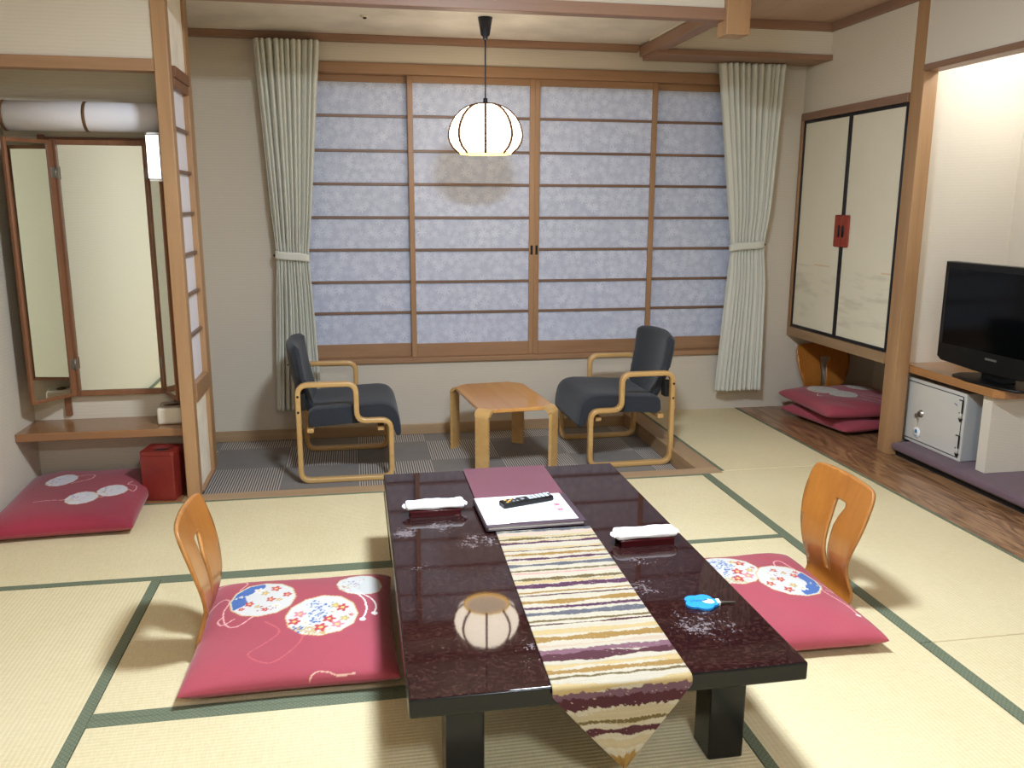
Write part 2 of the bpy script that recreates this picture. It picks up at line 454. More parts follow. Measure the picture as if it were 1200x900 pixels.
# walls
bm = bmesh.new()                                   # window wall with its opening
wx0, wx1, wz0, wz1 = -.40, 2.70, .39, 2.235
add_box(bm, -1.0, wx0, YW, YW+.12, -.2, 2.6); add_box(bm, wx1, 3.75, YW, YW+.12, -.2, 2.6)
add_box(bm, wx0, wx1, YW, YW+.12, -.2, wz0); add_box(bm, wx0, wx1, YW, YW+.12, wz1, 2.6)
struct('wall_back', bm, 'wall_shade')
struct('wall_outer', box(wx0-.1, wx1+.1, YW+.13, YW+.2, .2, 2.4), 'plainpaper')
struct('wall_left', box(XL-.1, XL, YB, 4.66, -.1, 2.6), 'wall_sand')
struct('wall_veranda', box(-1.06, -.96, 4.64, YW, -.2, 2.5), 'wall_shade')
struct('wall_alcove', box(XL, -.84, 4.545, 4.64, 0, 2.4), 'wall_sand')
struct('wall_overhead', box(XL, -.844, 4.2, 4.26, 2.02, ZC), 'wall_sand')
struct('ceiling_alcove', box(XL, -.80, 4.26, 4.56, 2.02, 2.06), 'wall_sand')
struct('wall_rear', box(-1.75, 3.8, YB-.1, YB, -.1, 2.6), 'wall_sand')
struct('wall_right', box(XR, XR+.1, YB, 4.29, 2.124, 2.6), 'wall')
struct('wall_near', box(XR, XR+.1, YB, 1.9, 0, 2.124), 'wall')
struct('wall_upper', box(XR, XR+.1, 4.39, YW, 2.0, 2.6), 'wall_sand')
struct('wall_recess', box(3.66, 3.76, 1.8, YW, 0, 2.6), 'wall')
struct('wall_side', box(3.05, 3.66, 4.36, 4.395, 0, 2.5), 'wall')
struct('wall_end', box(XR+.1, 3.66, 1.8, 1.9, 0, 2.5), 'wall')
struct('ceiling_niche', box(XR+.1, 3.66, 1.9, 4.36, 2.42, 2.48), 'ceiling')
# ceilings
struct('ceiling', box(-1.75, 3.8, YB-.1, 4.14, ZC, ZC+.1), 'ceiling_wood')
struct('ceiling_strip', box(1.89, XR, 4.14, 5.25, ZC, ZC+.1), 'ceiling_wood')
struct('ceiling_veranda', box(-1.0, 1.84, 4.19, YW, ZV, ZV+.15), 'ceiling')
struct('wall_lintel', box(-.84, 1.80, 4.14, 4.185, 2.32, ZC), 'wall_sand')
struct('wall_pelmet', box(1.84, XR, 5.23, 5.27, 2.32, ZC+.05), 'wall_sand')
struct('wall_hood', box(1.80, 1.84, 4.2, 5.3, 2.37, ZC+.05), 'wall_sand')
# timber
T = 0
def trim(bm, mat):
    global T
    T += 1
    return struct('trim_%d' % T, bm, mat)
trim(box(-.86, 1.79, 4.125, 4.195, 2.268, 2.322, .003), 'beam')                    # beam over the veranda step
trim(box(1.775, 1.895, 4.10, 4.215, 2.20, ZC, .004), 'post')                       # hanging stub post
trim(box(1.80, 1.885, 4.215, 5.48, 2.312, 2.376, .003), 'beam_y')                  # beam running back
trim(box(1.82, XR, 5.21, 5.48, 2.29, 2.321, .003), 'beam')                        # curtain board
trim(box(-.955, 1.80, 5.475, YW, 2.346, ZV, .003), 'beam')                           # rail along the window wall
trim(box(XR-.025, XR, YB, 5.23, 2.458, ZC, .003), 'beam_y')
trim(box(1.89, XR, 5.205, 5.23, 2.458, ZC, .003), 'beam')
trim(box(XL, -.844, 4.185, 4.265, 1.968, 2.02, .003), 'shoji_h')                   # lintel over the dressing alcove
trim(box(-.844, -.782, 4.19, 4.262, 0, ZC, .004), 'post')                          # left post
trim(box(XR, XR+.085, 4.287, 4.392, 0, ZC, .004), 'post')                          # right post
trim(box(XR-.008, XR+.09, 1.9, 4.287, 2.094, 2.126, .003), 'beam_y')               # lintel over the TV alcove
trim(box(-.86, 1.90, 4.127, 4.225, -.095, .002, .004), 'trim_x')                   # veranda threshold
trim(box(XL, -.86, 4.127, 4.21, -.02, .002, .003), 'shelf')
trim(box(1.785, 1.90, 4.225, YW, -.095, .002, .004), 'trim_y')
struct('baseboard_back', box(-.955, 1.785, YW-.02, YW, ZF, -.022, .003), 'trim_x')
# lattice screen wall between alcove and veranda
bm = bmesh.new()
ps = struct('wall_screen', box(-.80, -.785, 4.26, 4.60, 1.99, 2.40), 'cream')
struct('stile', box(-.835, -.775, 4.595, 4.70, 0, 2.42, .004), 'post', ps)
bm = bmesh.new(); add_box(bm, -.83, -.768, 4.262, 4.60, 1.955, 2.005, .003); add_box(bm, -.815, -.775, 4.262, 4.60, 1.915, 1.955, .003)
struct('head_rail', bm, 'midwood', ps)
struct('mid_rail', box(-.825, -.775, 4.262, 4.60, .455, .545, .004), 'shoji_v', ps)
struct('foot_rail', box(-.825, -.775, 4.262, 4.60, 0, .012, .002), 'shoji_v', ps)
struct('paper_pane', box(-.81, -.803, 4.262, 4.60, .545, 1.93), 'plainpaper', ps)
for z in (1.738, 1.545, 1.352, 1.16, .97, .775):
    struct('lattice_bar', box(-.803, -.787, 4.262, 4.60, z-.007, z+.007), 'kumiko', ps)
struct('lower_panel', box(-.81, -.795, 4.262, 4.60, .012, .455), 'cream', ps)
struct('alcove_panel', box(-.838, -.812, 4.262, 4.60, 0, 2.0), 'wall_sand', ps)

# ------------------------------------------------------------------ window with four sliding paper screens
win = bpy.data.objects.new('window_1', None); COL.objects.link(win); win['kind'] = 'structure'
win['label'] = 'wide wooden window of four sliding paper screens with maple leaf pattern'
def wpart(name, bm, mat, parent=win): return obj(name, bm, mat, parent)
wpart('head_frame', box(wx0, wx1, YW-.015, YW+.11, 2.172, wz1, .004), 'shoji_h')
wpart('sill_frame', box(wx0, wx1, YW-.02, YW+.11, wz0, .422, .004), 'shoji_h')
wpart('jamb', box(wx0, wx0+.035, YW-.01, YW+.11, .42, 2.175, .003), 'shoji_v')
wpart('jamb', box(wx1-.035, wx1, YW-.01, YW+.11, .42, 2.175, .003), 'shoji_v')
bars = (1.933, 1.725, 1.523, 1.317, 1.114, .910, .711)
for x0, x1, y0 in ((-.37, .38, .06), (.344, 1.150, .022), (1.150, 1.961, .022), (1.925, 2.67, .06)):
    y = YW+y0
    pn = wpart('shoji_screen', box(x0+.01, x1-.01, y+.016, y+.022, .45, 2.16), 'paper')
    obj('stile', box(x0, x0+.033, y, y+.032, .422, 2.172, .002), 'shoji_v', pn); obj('stile', box(x1-.033, x1, y, y+.032, .422, 2.172, .002), 'shoji_v', pn)
    obj('bottom_rail', box(x0+.033, x1-.033, y+.002, y+.03, .422, .508, .002), 'shoji_h', pn); obj('top_rail', box(x0+.033, x1-.033, y+.002, y+.03, 2.132, 2.172, .002), 'shoji_h', pn)
    for z in bars: obj('lattice_bar', box(x0+.033, x1-.033, y+.004, y+.016, z-.008, z+.008, .0015, 1), 'kumiko', pn)
    if .3 < x0 < 1.2:
        px = x1-.0165 if x0 < 1 else x0+.0165
        obj('finger_pull', box(px-.008, px+.008, y-.0012, y+.004, 1.08, 1.14, .001), 'matblack', pn)

# ------------------------------------------------------------------ tatami mats
def mat(x0, x1, y0, y1, along, b0, b1, label):
    """b0/b1: cloth border on the low/high side across the mat's length"""
    o = obj('tatami_mat', box(x0+.001, x1-.001, y0+.001, y1-.001, -.03, 0, .003), 'tat_x' if along == 'X' else 'tat_y')
    o['kind'] = 'structure'; o['label'] = label
    w = .034
    for f, lo in ((b0, True), (b1, False)):
        if not f: continue
        ww = w if f is True else f
        if along == 'X':
            bm = box(x0+.0005, x1-.0005, y0+.0005 if lo else y1-ww, y0+ww if lo else y1-.0005, -.029, .0012, .0008, 1)
        else:
            bm = box(x0+.0005 if lo else x1-ww, x0+ww if lo else x1-.0005, y0+.0005, y1-.0005, -.029, .0012, .0008, 1)
        obj('cloth_border', bm, 'heri', o)
mat(XL, .10, 3.228, 4.127, 'X', True, .02, 'tatami mat before the dressing alcove')
mat(.102, 1.776, 3.228, 4.127, 'X', True, .02, 'tatami mat between low table and armchair veranda')
mat(XL, -.767, 1.40, 3.228, 'Y', True, True, 'tatami mat along the left wall, left of the floor chair')
mat(-.767, .985, 2.30, 3.228, 'X', True, True, 'tatami mat under the left floor cushion')
mat(-.767, .985, 1.37, 2.30, 'X', True, True, 'tatami mat under the near end of the low table')
mat(.985, 1.776, 1.37, 3.228, 'Y', True, False, 'tatami mat under the right floor cushion')
mat(1.776, 2.62, 2.30, 4.165, 'Y', .046, .02, 'tatami mat right of the right floor chair')
mat(1.90, 2.62, 4.167, YW, 'Y', .02, .02, 'tatami mat beside the veranda, below the right curtain')
mat(1.776, 2.62, .44, 2.298, 'Y', .046, .02, 'tatami mat at the near right corner')
mat(-1.61, 1.776, -.4, 1.37, 'X', True, True, 'tatami mat nearest the viewer')
mat(1.776, 2.62, YB, .438, 'Y', .046, .02, 'tatami mat beyond the near right corner')
mat(XL, 1.776, YB, -.402, 'X', True, True, 'tatami mat at the rear wall')
obj_gap = trim(box(1.776, 1.90, 4.10, 4.127, -.03, -.001), 'trim_x')

# ================================================================== LOW TABLE
ZT = .33
lt = thing('low_table', 'low dark brown lacquered table with scuffed glossy top in the middle of the mats', 'table', (.56, 2.543, 0))
bm = box(-.477, .477, -.823, .823, ZT-.048, ZT, .006, 3)
for f in bm.faces: f.material_index = 0 if f.normal.z > .9 else 1
obj('tabletop', bm, ['lacquer', 'black_lacquer'], lt)
bm = bmesh.new()
for x0, x1, y0, y1 in ((-.40, .40, -.72, -.68), (-.40, .40, .68, .72), (-.40, -.36, -.7, .7), (.36, .40, -.7, .7)):
    add_box(bm, x0, x1, y0, y1, ZT-.088, ZT-.046, .003)
obj('apron', bm, 'black_lacquer', lt)
for sx in (-1, 1):
    for sy in (-1, 1):
        obj('leg', box(min(sx*.29, sx*.385), max(sx*.29, sx*.385), min(sy*.60, sy*.70), max(sy*.60, sy*.70), 0, ZT-.047, .006), 'black_lacquer', lt)

# table runner: ragged woven stripes, hanging over the near edge with a pointed end
def runner():
    def stripes(t, u):
        """t = distance along runner from the far end, u across (0..1)"""
        n1 = sum(rng.normal()*np.sin(u*f*6.28+rng.uniform(0, 6.28))/f**.45 for f in (1, 2, 4, 7, 11, 16, 23, 31, 43, 60, 85))
        return n1
    nu, nt = 110, 620
    L1 = 2.66-1.72+.0                    # flat length on the table (far end under the binder)
    u = np.linspace(0, 1, nu); Lt = L1+.232
    t = np.linspace(0, Lt, nt)
    T_, U_ = np.meshgrid(t, u, indexing='ij')
    col = np.zeros((nt, nu, 3)); col[:] = lin(172, 163, 144)
    col[:] = col + 0
    cream2, gold, olive, plum, wine, slate, sand = lin(172, 150, 104), lin(136, 104, 48), lin(94, 78, 40), lin(68, 28, 58), lin(66, 18, 32), lin(80, 80, 88), lin(164, 150, 122)
    seq = [(.01, .014, slate), (.035, .006, lin(210, 150, 140)), (.06, .01, cream2), (.078, .012, olive), (.098, .006, cream2), (.112, .013, plum), (.16, .01, cream2), (.172, .005, wine), (.205, .014, gold), (.24, .012, plum), (.262, .008, cream2),
           (.285, .016, slate), (.325, .009, olive), (.345, .005, lin(200, 120, 120)), (.385, .015, olive), (.405, .012, cream2), (.43, .022, plum), (.47, .008, gold), (.49, .006, wine), (.53, .018, gold), (.565, .012, plum), (.60, .02, slate), (.64, .009, olive), (.66, .006, wine),
           (.70, .02, cream2), (.735, .022, gold), (.77, .01, lin(170, 150, 130)), (.80, .022, lin(110, 74, 86)), (.825, .026, wine), (.865, .014, cream2), (.89, .016, gold), (.915, .008, olive)]
    seq += [(.955, .016, cream2), (.974, .02, lin(100, 70, 84)), (.993, .024, wine), (1.03, .030, sand), (1.042, .008, olive), (1.068, .014, wine), (1.10, .022, sand), (1.15, .034, gold)]
    for c, w, k in seq:
        a = c + .0013*stripes(T_, u)[None, :]
        b = w*.5*np.clip(1.15+.26*stripes(T_, u), .3, 2.2)[None, :]
        m = np.abs(T_-a) < np.maximum(b, .0015)
        grain = rng.random((nt, nu)) > .008
        col[m & grain] = k
    col *= (0.93+.12*rng.random((nt, 1, 1)))
    x0f, x1f = .430, .752; x0n, x1n = .405, .738
    P = np.zeros((nt, nu, 3))
    s = np.clip(T_/L1, 0, 1)
    xa = x0f+(x0n-x0f)*s; xb = x1f+(x1n-x1f)*s
    # pointed end
    d = np.clip(T_-L1-.03, 0, None)/(Lt-L1-.03)
    mid = (xa+xb)/2+.01*d
    xa = xa+(mid-xa)*d; xb = xb+(mid-xb)*d
    P[..., 0] = xa+(xb-xa)*U_
    rad = .012
    flat = T_ < L1
    P[..., 1] = np.where(flat, 2.66-T_, 1.72-rad*np.sin(np.clip((T_-L1)/rad, 0, PI/2)))
    P[..., 2] = np.where(flat, ZT+.0035, ZT+.0035-rad*(1-np.cos(np.clip((T_-L1)/rad, 0, PI/2)))-np.clip(T_-L1-rad*PI/2, 0, None))
    hang = np.clip(T_-L1-.02, 0, None)
    P[..., 1] += .004*np.sin(U_*9)*np.clip(hang*12, 0, 1)-.004*np.clip(hang*12, 0, 1)
    o = grid_obj('table_runner', P, 'runner', col=col, solid=.0025, off=0)
    tag(o, 'striped cream, gold and plum table runner with pointed end hanging off the low table', 'table runner')
runner()

# folder and binder
o = obj('leather_folder', box(.405, .742, 2.955, 3.358, ZT+.0005, ZT+.008, .002), 'burgundy')
tag(o, 'flat burgundy leatherette folder at the far end of the low table', 'folder')
bd = thing('information_binder', 'open guest information binder with white printed sheet under the remote control', 'binder', (.567, 2.815, ZT+.0065), R(1.5))
bm = bmesh.new(); add_box(bm, -.172, .172, -.150, .140, 0, .0035, .0015); add_box(bm, -.172, .172, -.150, .140, .012, .0155, .0015); add_box(bm, -.174, -.166, -.150, .140, 0, .0155, .002)
obj('cover', bm, 'plum', bd)
obj('page_block', box(-.164, .164, -.143, .133, .0035, .012), 'white', bd)
def sheet():
    nu, nv = 150, 120
    u = np.linspace(-.168, .150, nu); v = np.linspace(-.133, .137, nv)
    U_, V_ = np.meshgrid(u, v, indexing='ij')
    P = np.stack([U_, V_, np.full_like(U_, .0166)], -1)
    # front edge strip left uncovered on the right
    P[..., 1] = np.where((V_ < -.128) & (U_ > -.09), -.128, V_)
    col = np.zeros((nu, nv, 3)); col[:] = lin(246, 245, 248)
    def mark(x0, x1, y0, y1, c, dens=1.0):
        m = (U_ > x0) & (U_ < x1) & (V_ > y0) & (V_ < y1) & (rng.random(U_.shape) < dens); col[m] = c
    for x0 in (-.128, -.118): mark(x0, x0+.005, .045, .085, lin(170, 178, 184), .6)
    for k in range(5): mark(-.135+k*.012, -.129+k*.012, -.05, .03, lin(222, 226, 226), .5)
    for k in range(4): mark(-.03+k*.013, -.024+k*.013, -.05, .01, lin(214, 230, 228), .5)
    for k in range(5): mark(.045+k*.013, .05+k*.013, -.01, .045, lin(214, 222, 226), .5)
    mark(.098, .124, -.045, .03, lin(240, 160, 176)); mark(.105, .117, -.02, .005, lin(250, 226, 230)); mark(.104, .118, .012, .026, lin(228, 70, 100), .7); mark(.104, .118, -.04, -.026, lin(228, 70, 100), .7)
    mark(.112, .117, .045, .085, lin(120, 90, 110), .7); mark(.122, .126, .05, .08, lin(190, 190, 200), .6)
    return grid_obj('printed_sheet', P, 'print', bd, col=col, smooth=False, solid=.0006, off=1)
sheet()
# remote control
rc = thing('remote_control', 'black television remote control with pale buttons lying on the white sheet', 'remote control', (.574, 2.868, ZT+.0245), R(17))
obj('body', box(-.100, .100, -.023, .023, 0, .019, .005, 3), 'black', rc)
M['btn'] = plain('pale_blue_button', rgb(206, 216, 228), .4); M['btny'] = plain('yellow_button', rgb(228, 176, 84), .4); M['btng'] = plain('grey_button', rgb(120, 126, 134), .4)
k = 0
for cx in (.030, .046, .062, .078):
    for cy in (-.012, 0, .012):
        obj('button', box(cx-.006, cx+.006, cy-.0042, cy+.0042, .018, .0212, .001, 1), 'btn', rc)
for cx in (.008, .017):
    for cy in (-.012, 0, .012): obj('button', box(cx-.0035, cx+.0035, cy-.0042, cy+.0042, .018, .0208, .0008, 1), 'btn', rc)
bm = bmesh.new(); add_lathe(bm, [(0, .0205), (.0085, .0205), (.0095, .018)], 20, (-.018, 0, 0)); obj('navigation_ring', bm, 'btng', rc)
for cx, cy, c in ((-.082, .010, 'btny'), (-.070, -.002, 'btny'), (-.082, -.012, 'btny'), (-.058, .010, 'btny'), (-.058, -.012, 'btng'), (-.043, .012, 'btn'), (-.043, -.012, 'btng'), (.092, .012, 'btn'), (.092, -.008, 'btng')):
    obj('button', box(cx-.005, cx+.005, cy-.004, cy+.004, .018, .0208, .0008, 1), c, rc)
obj('indicator_window', box(.099, .1006, -.012, .012, .006, .014), 'btng', rc)

# towels on small trays
def towel_set(cx, cy, rz, l1, l2):
    tr = thing('towel_tray', l1, 'tray', (cx, cy, ZT+.0003), rz, 'small lacquer towel trays on the low table')
    bm = bmesh.new(); add_box(bm, -.09, .09, -.035, .035, .012, .018, .002); add_box(bm, -.09, .09, -.035, -.031, .012, .022, .001); add_box(bm, -.09, .09, .031, .035, .012, .022, .001)
    obj('dish', bm, 'tray', tr)
    for s in (-1, 1): obj('foot', box(-.089, .089, min(s*.034, s*.029), max(s*.034, s*.029), 0, .013, .001), 'tray', tr)
    tw = thing('wet_towel', l2, 'towel', (cx, cy, ZT+.0203), rz, 'wrapped hand towels on the low table')
    n, m = 41, 24
    t = np.linspace(-1, 1, n); a = np.linspace(0, 2*PI, m, endpoint=False)
    T_, A = np.meshgrid(t, a, indexing='ij')
    k = (1-np.abs(T_)**16)**.5*.3+.7
    rx = .034*k*(1+.05*np.sin(T_*7+cx*9)); rz_ = .0135*k*(1+.16*np.sin(T_*5.2+1+cx*5))
    ce, se = np.cos(A), np.sin(A)
    P = np.stack([T_*.102, np.sign(ce)*np.abs(ce)**.7*rx, .0137+np.sign(se)*np.abs(se)**.75*rz_], -1)
    P[..., 2] += .0016*np.sin(A*6+T_*9)*np.clip(se, 0, 1)
    P[..., 2] = np.maximum(P[..., 2], .0005)
    o = grid_obj('towel_roll', P, 'towel', tw, wrap=True)
    bm = bmesh.new(); bm.from_mesh(o.data); bmesh.ops.holes_fill(bm, edges=[e for e in bm.edges if e.is_boundary], sides=0); bm.to_mesh(o.data); bm.free()
    for s in (-1, 1):
        tt = np.linspace(0, 1, 8); v = np.linspace(-1, 1, 15)
        T2, V2 = np.meshgrid(tt, v, indexing='ij')
        P = np.stack([s*(.101+T2*(.012+.003*np.cos(V2*2.5))), V2*(.024-.005*T2), .014+.003*np.sin(V2*11+T2*4)*T2-.003*T2], -1)
        grid_obj('wrapper_end', P, 'film', tw, solid=.0006)
towel_set(.247, 2.885, R(1), 'small dark red tray under the wrapped towel left of the binder', 'white wrapped hand towel on the tray left of the binder')
towel_set(.893, 2.505, R(1), 'small dark red tray under the wrapped towel right of the runner', 'white wrapped hand towel on the tray right of the runner')

# room key on a blue flower-shaped tag
rk = thing('room_key', 'room key on a bright blue cloud shaped tag near the right table edge', 'key', (.905, 2.052, ZT+.0003), R(-7))
bm = bmesh.new()
lob = []
for i in range(90):
    a = 2*PI*i/90; r = .030+.0075*abs(math.cos(2.5*a+.3))**.8
    lob.append((-.004+1.3*r*math.cos(a), 1.18*r*math.sin(a)))
add_prism(bm, lob, 0, .009, 'Z', .002); obj('key_tag', bm, 'blue', rk)
for i, (x, y) in enumerate(((-.034, .002), (-.026, .004), (-.018, .002), (-.010, .004), (-.002, .002))):     # small unreadable dark lettering
    bm = bmesh.new(); add_box(bm, x, x+.0012, y-.004, y+.004, .0091, .0095); add_box(bm, x, x+.005, y+(-.004, .003, 0, -.004, .003)[i], y+(-.003, .004, .001, -.003, .004)[i], .0091, .0095); add_box(bm, x+.0038, x+.005, y-.004, y+(.0, .004, .004, .001, .004)[i], .0091, .0095)
    obj('lettering', bm, 'navyplastic', rk)
bm = bmesh.new(); add_prism(bm, [(.004, -.013), (.022, -.016), (.030, -.010), (.028, .006), (.016, .012), (.012, .002), (-.002, 0)], .0091, .0096); obj('emblem', bm, 'white', rk)
bm = bmesh.new(); add_tube(bm, [(.010+.007*math.cos(a*PI/6), .001+.006*math.sin(a*PI/6), .0098) for a in range(12)], .0006, 5, True); obj('emblem_outline', bm, 'navyplastic', rk)
obj('ferrule', box(.038, .047, -.012, .012, .0, .010, .001), 'white', rk)
bm = bmesh.new(); add_prism(bm, [(.047, -.010), (.056, -.004), (.088, -.004), (.092, 0), (.088, .003), (.080, .0025), (.077, .004), (.070, .003), (.056, .005), (.047, .010)], .0035, .006); obj('key_blade', bm, 'keysteel', rk)

# ================================================================== FLOOR CUSHIONS (zabuton)
ROSE = lin(164, 70, 84)
def flower(col, U, V, x, y, r, c, c2):
    d = np.hypot(U-x, V-y); a = np.arctan2(V-y, U-x)
    col[d < r*(.78+.22*np.cos(5*a))] = c; col[d < r*.28] = c2
def dots(col, U, V, x, y, r, n, c, size):
    for _ in range(n):
        px, py = x+rng.normal()*r, y+rng.normal()*r
        col[np.hypot((U-px), (V-py)) < size*rng.uniform(.6, 1.2)] = c
def cord(col, U, V, pts, c, w=.0022):
    P = np.array(pts, float)
    # Catmull-Rom
    Q = np.vstack([2*P[0]-P[1], P, 2*P[-1]-P[-2]]); out = []
    for i in range(1, len(Q)-2):
        for s in np.linspace(0, 1, 16):
            out.append(.5*((2*Q[i])+(-Q[i-1]+Q[i+1])*s+(2*Q[i-1]-5*Q[i]+4*Q[i+1]-Q[i+2])*s*s+(-Q[i-1]+3*Q[i]-3*Q[i+1]+Q[i+2])*s**3))
    out = np.array(out)
    for (ax, ay), (bx, by) in zip(out, out[1:]):
        L = max((bx-ax)**2+(by-ay)**2, 1e-9)
        s = np.clip(((U-ax)*(bx-ax)+(V-ay)*(by-ay))/L, 0, 1)
        col[np.hypot(U-ax-s*(bx-ax), V-ay-s*(by-ay)) < w] = c
WHITE, REDF, PINKF, BLUEF, GOLDF, RIM, CORD = lin(206, 206, 202), lin(186, 58, 66), lin(208, 130, 142), lin(66, 104, 168), lin(188, 164, 108), lin(206, 176, 120), lin(232, 178, 172)
def medallion(col, U, V, x, y, r, kind, white=WHITE, st=1.2):
    V = y+(V-y)/st
    d = np.hypot(U-x, V-y); a = np.arctan2(V-y, U-x)
    rr = r*(1-.035*np.abs(np.sin(6*a)))
    col[d < rr] = RIM; inside = d < rr*.965; col[inside] = white
    sub = np.zeros_like(col); sub[:] = col
    if kind == 'blue':
        g = lambda px, py: (x+px*r, y+py*r)
        bl = (d < rr*.93) & ((U-x)*-.9+(V-y)*.45 > r*(.42+.12*np.sin((V-y)/r*7)))
        col[bl] = BLUEF
        dots(col, U, V, x-.7*r, y+.25*r, .12*r, 5, white, .004)
        for px, py, q, c in ((.35, .55, .17, REDF), (.72, .15, .15, REDF), (.25, -.05, .15, REDF), (-.35, -.25, .16, REDF), (.15, -.62, .12, REDF), (.05, .33, .14, GOLDF), (-.1, -.42, .1, GOLDF), (.5, -.1, .1, GOLDF), (-.15, .5, .18, lin(216, 216, 214)), (.45, -.45, .16, lin(216, 216, 214)), (-.55, -.5, .1, REDF)):
            flower(col, U, V, *g(px, py), q*r, c, lin(232, 190, 120))
        dots(col, U, V, x+.2*r, y-.5*r, .16*r, 9, lin(160, 60, 80), .003)
    elif kind == 'bouquet':
        g = lambda px, py: (x+px*r, y+py*r)
        col[(d < rr*.95) & (V-y < -.55*r) & (U-x < .15*r) & (rng.random(U.shape) < .6)] = GOLDF
        for px, py, q, c in ((-.72, -.25, .19, REDF), (-.6, .12, .18, PINKF), (.2, -.2, .2, REDF), (.0, -.62, .21, REDF), (.42, -.5, .2, PINKF), (.55, .32, .19, REDF), (.35, .45, .14, GOLDF), (.62, -.2, .15, GOLDF), (.3, .15, .17, lin(217, 217, 215)), (-.42, -.35, .16, lin(217, 217, 215)), (.8, -.05, .08, REDF), (.25, -.72, .14, lin(217, 217, 215))):
            flower(col, U, V, *g(px, py), q*r, c, lin(236, 196, 120))
        for px, py in ((-.25, .6), (-.1, .35), (-.3, .15), (-.05, -.05), (-.2, -.3), (.08, .55), (-.6, -.6), (.05, .1)):
            dots(col, U, V, *g(px, py), .09*r, 12, BLUEF, .0036)
    else:
        col[inside & ((U-x) > .15*r*np.sin((V-y)/r*5))] = white*.93
        dots(col, U, V, x-.35*r, y+.2*r, .25*r, 16, lin(110, 100, 160), .003)
        dots(col, U, V, x-.3*r, y-.1*r, .3*r, 14, lin(196, 140, 130), .003)
        dots(col, U, V, x-.55*r, y-.3*r, .14*r, 12, GOLDF, .0035)

def cushion(label, loc, rz, w, l, h, paint, seed, rx=0, group='rose red patterned floor cushions', z0=.0, hb=.34):
    """puffy square cushion: top and bottom skins meeting in a seam with pinched corners"""
    N = 200
    g = np.linspace(-1, 1, N)
    g = np.sign(g)*(1-(1-np.abs(g))**1.25)
    A, B = np.meshgrid(g, g, indexing='ij')
    pinch = 1-.035*(1-B**2)*np.abs(A)**3; pinch2 = 1-.035*(1-A**2)*np.abs(B)**3
    X = A*w/2*pinch; Y = B*l/2*pinch2
    dome = ((1-np.abs(A)**4.2)*(1-np.abs(B)**4.2))
    dome = np.clip(dome, 0, 1)**.36
    r2 = np.random.default_rng(seed)
    wr = sum(r2.normal()*np.sin(A*r2.uniform(2, 9)+B*r2.uniform(2, 9)+r2.uniform(0, 6)) for _ in range(7))*.0010
    edge = np.clip(1-np.maximum(np.abs(A), np.abs(B)), 0, 1)
    pucker = .0012*np.sin(B*38+seed)*np.exp(-((1-np.abs(A))/.07)**2)+.0012*np.sin(A*38)*np.exp(-((1-np.abs(B))/.07)**2)
    zs = h*hb                                     # seam height
    top = zs+(h-zs)*dome+(wr+pucker)*np.clip(edge*8, 0, 1)
    bot = zs*(1-dome**.8)
    o = thing('floor_cushion', label, 'cushion', loc, rz, group)
    col = np.zeros((N, N, 3)); col[:] = ROSE
    col *= (1+.10*sum(r2.normal()*np.sin(A*r2.uniform(1, 4)+B*r2.uniform(1, 4)+r2.uniform(0, 6)) for _ in range(3))/2)[..., None].clip(-.5, 2)
    paint(col, A*w/2, B*l/2)
    P1 = np.stack([X, Y, top], -1); P2 = np.stack([X, Y, bot], -1)
    c = grid_obj('cover', P1, 'zabuton', o, col=col)
    # underside joined into the same cover mesh
    bm = bmesh.new(); bm.from_mesh(c.data)
    lay = bm.verts.layers.float_color['Col']
    step = 5
    ids = list(range(0, N, step)); ids = ids if ids[-1] == N-1 else ids+[N-1]
    vs = [[bm.verts.new(P2[i, j]) for j in range(0, N)] if i in (0, N-1) else None for i in range(N)]
    full = {}
    for i in range(N):
        for j in range(N):
            if (i % 4 == 0 or i == N-1) and (j % 4 == 0 or j == N-1):
                v = bm.verts.new(P2[i, j]); v[lay] = (*ROSE, 1); full[(i, j)] = v
    for row in vs:
        if row:
            for v in row: bm.verts.remove(v)
    ii = [i for i in range(N) if i % 4 == 0 or i == N-1]
    for a, b in zip(ii, ii[1:]):
        for d, e in zip(ii, ii[1:]):
            f = bm.faces.new((full[(a, d)], full[(a, e)], full[(b, e)], full[(b, d)])); f.smooth = True
    bm.to_mesh(c.data); bm.free()
    return o
M['knot'] = plain('rose_thread', rgb(160, 58, 70), .8)

def paint_left(col, U, V):
    cord(col, U, V, [(-.335, -.05), (-.315, .08), (-.265, .165), (-.235, .14), (-.245, .06), (-.225, -.03), (-.19, -.055), (-.15, -.01), (-.13, .03)], CORD)
    cord(col, U, V, [(-.31, .29), (-.22, .315), (-.19, .28), (-.21, .22)], CORD)
    cord(col, U, V, [(-.24, .03), (-.255, .0), (-.235, -.03), (-.2, .0)], CORD)
    cord(col, U, V, [(-.10, -.04), (-.05, -.11), (-.09, -.18), (-.13, -.24), (-.06, -.29), (.01, -.2), (.03, -.12)], lin(190, 92, 98))
    medallion(col, U, V, -.125, .132, .112, 'blue')
    medallion(col, U, V, .077, -.022, .118, 'bouquet')
    medallion(col, U, V, .20, .205, .082, 'pale')
    cord(col, U, V, [(.185, .125), (.215, .07), (.222, .0), (.21, -.055)], lin(238, 226, 220), .003)
    cord(col, U, V, [(.20, .125), (.24, .08), (.256, .03), (.25, -.015)], lin(238, 226, 220), .003)
    for x, y in ((.208, -.062), (.249, -.022)): col[np.hypot(U-x, V-y) < .011] = lin(240, 236, 228)
    cord(col, U, V, [(.05, -.349), (.075, -.336), (.105, -.339), (.13, -.346), (.18, -.345)], lin(214, 170, 150), .0016)
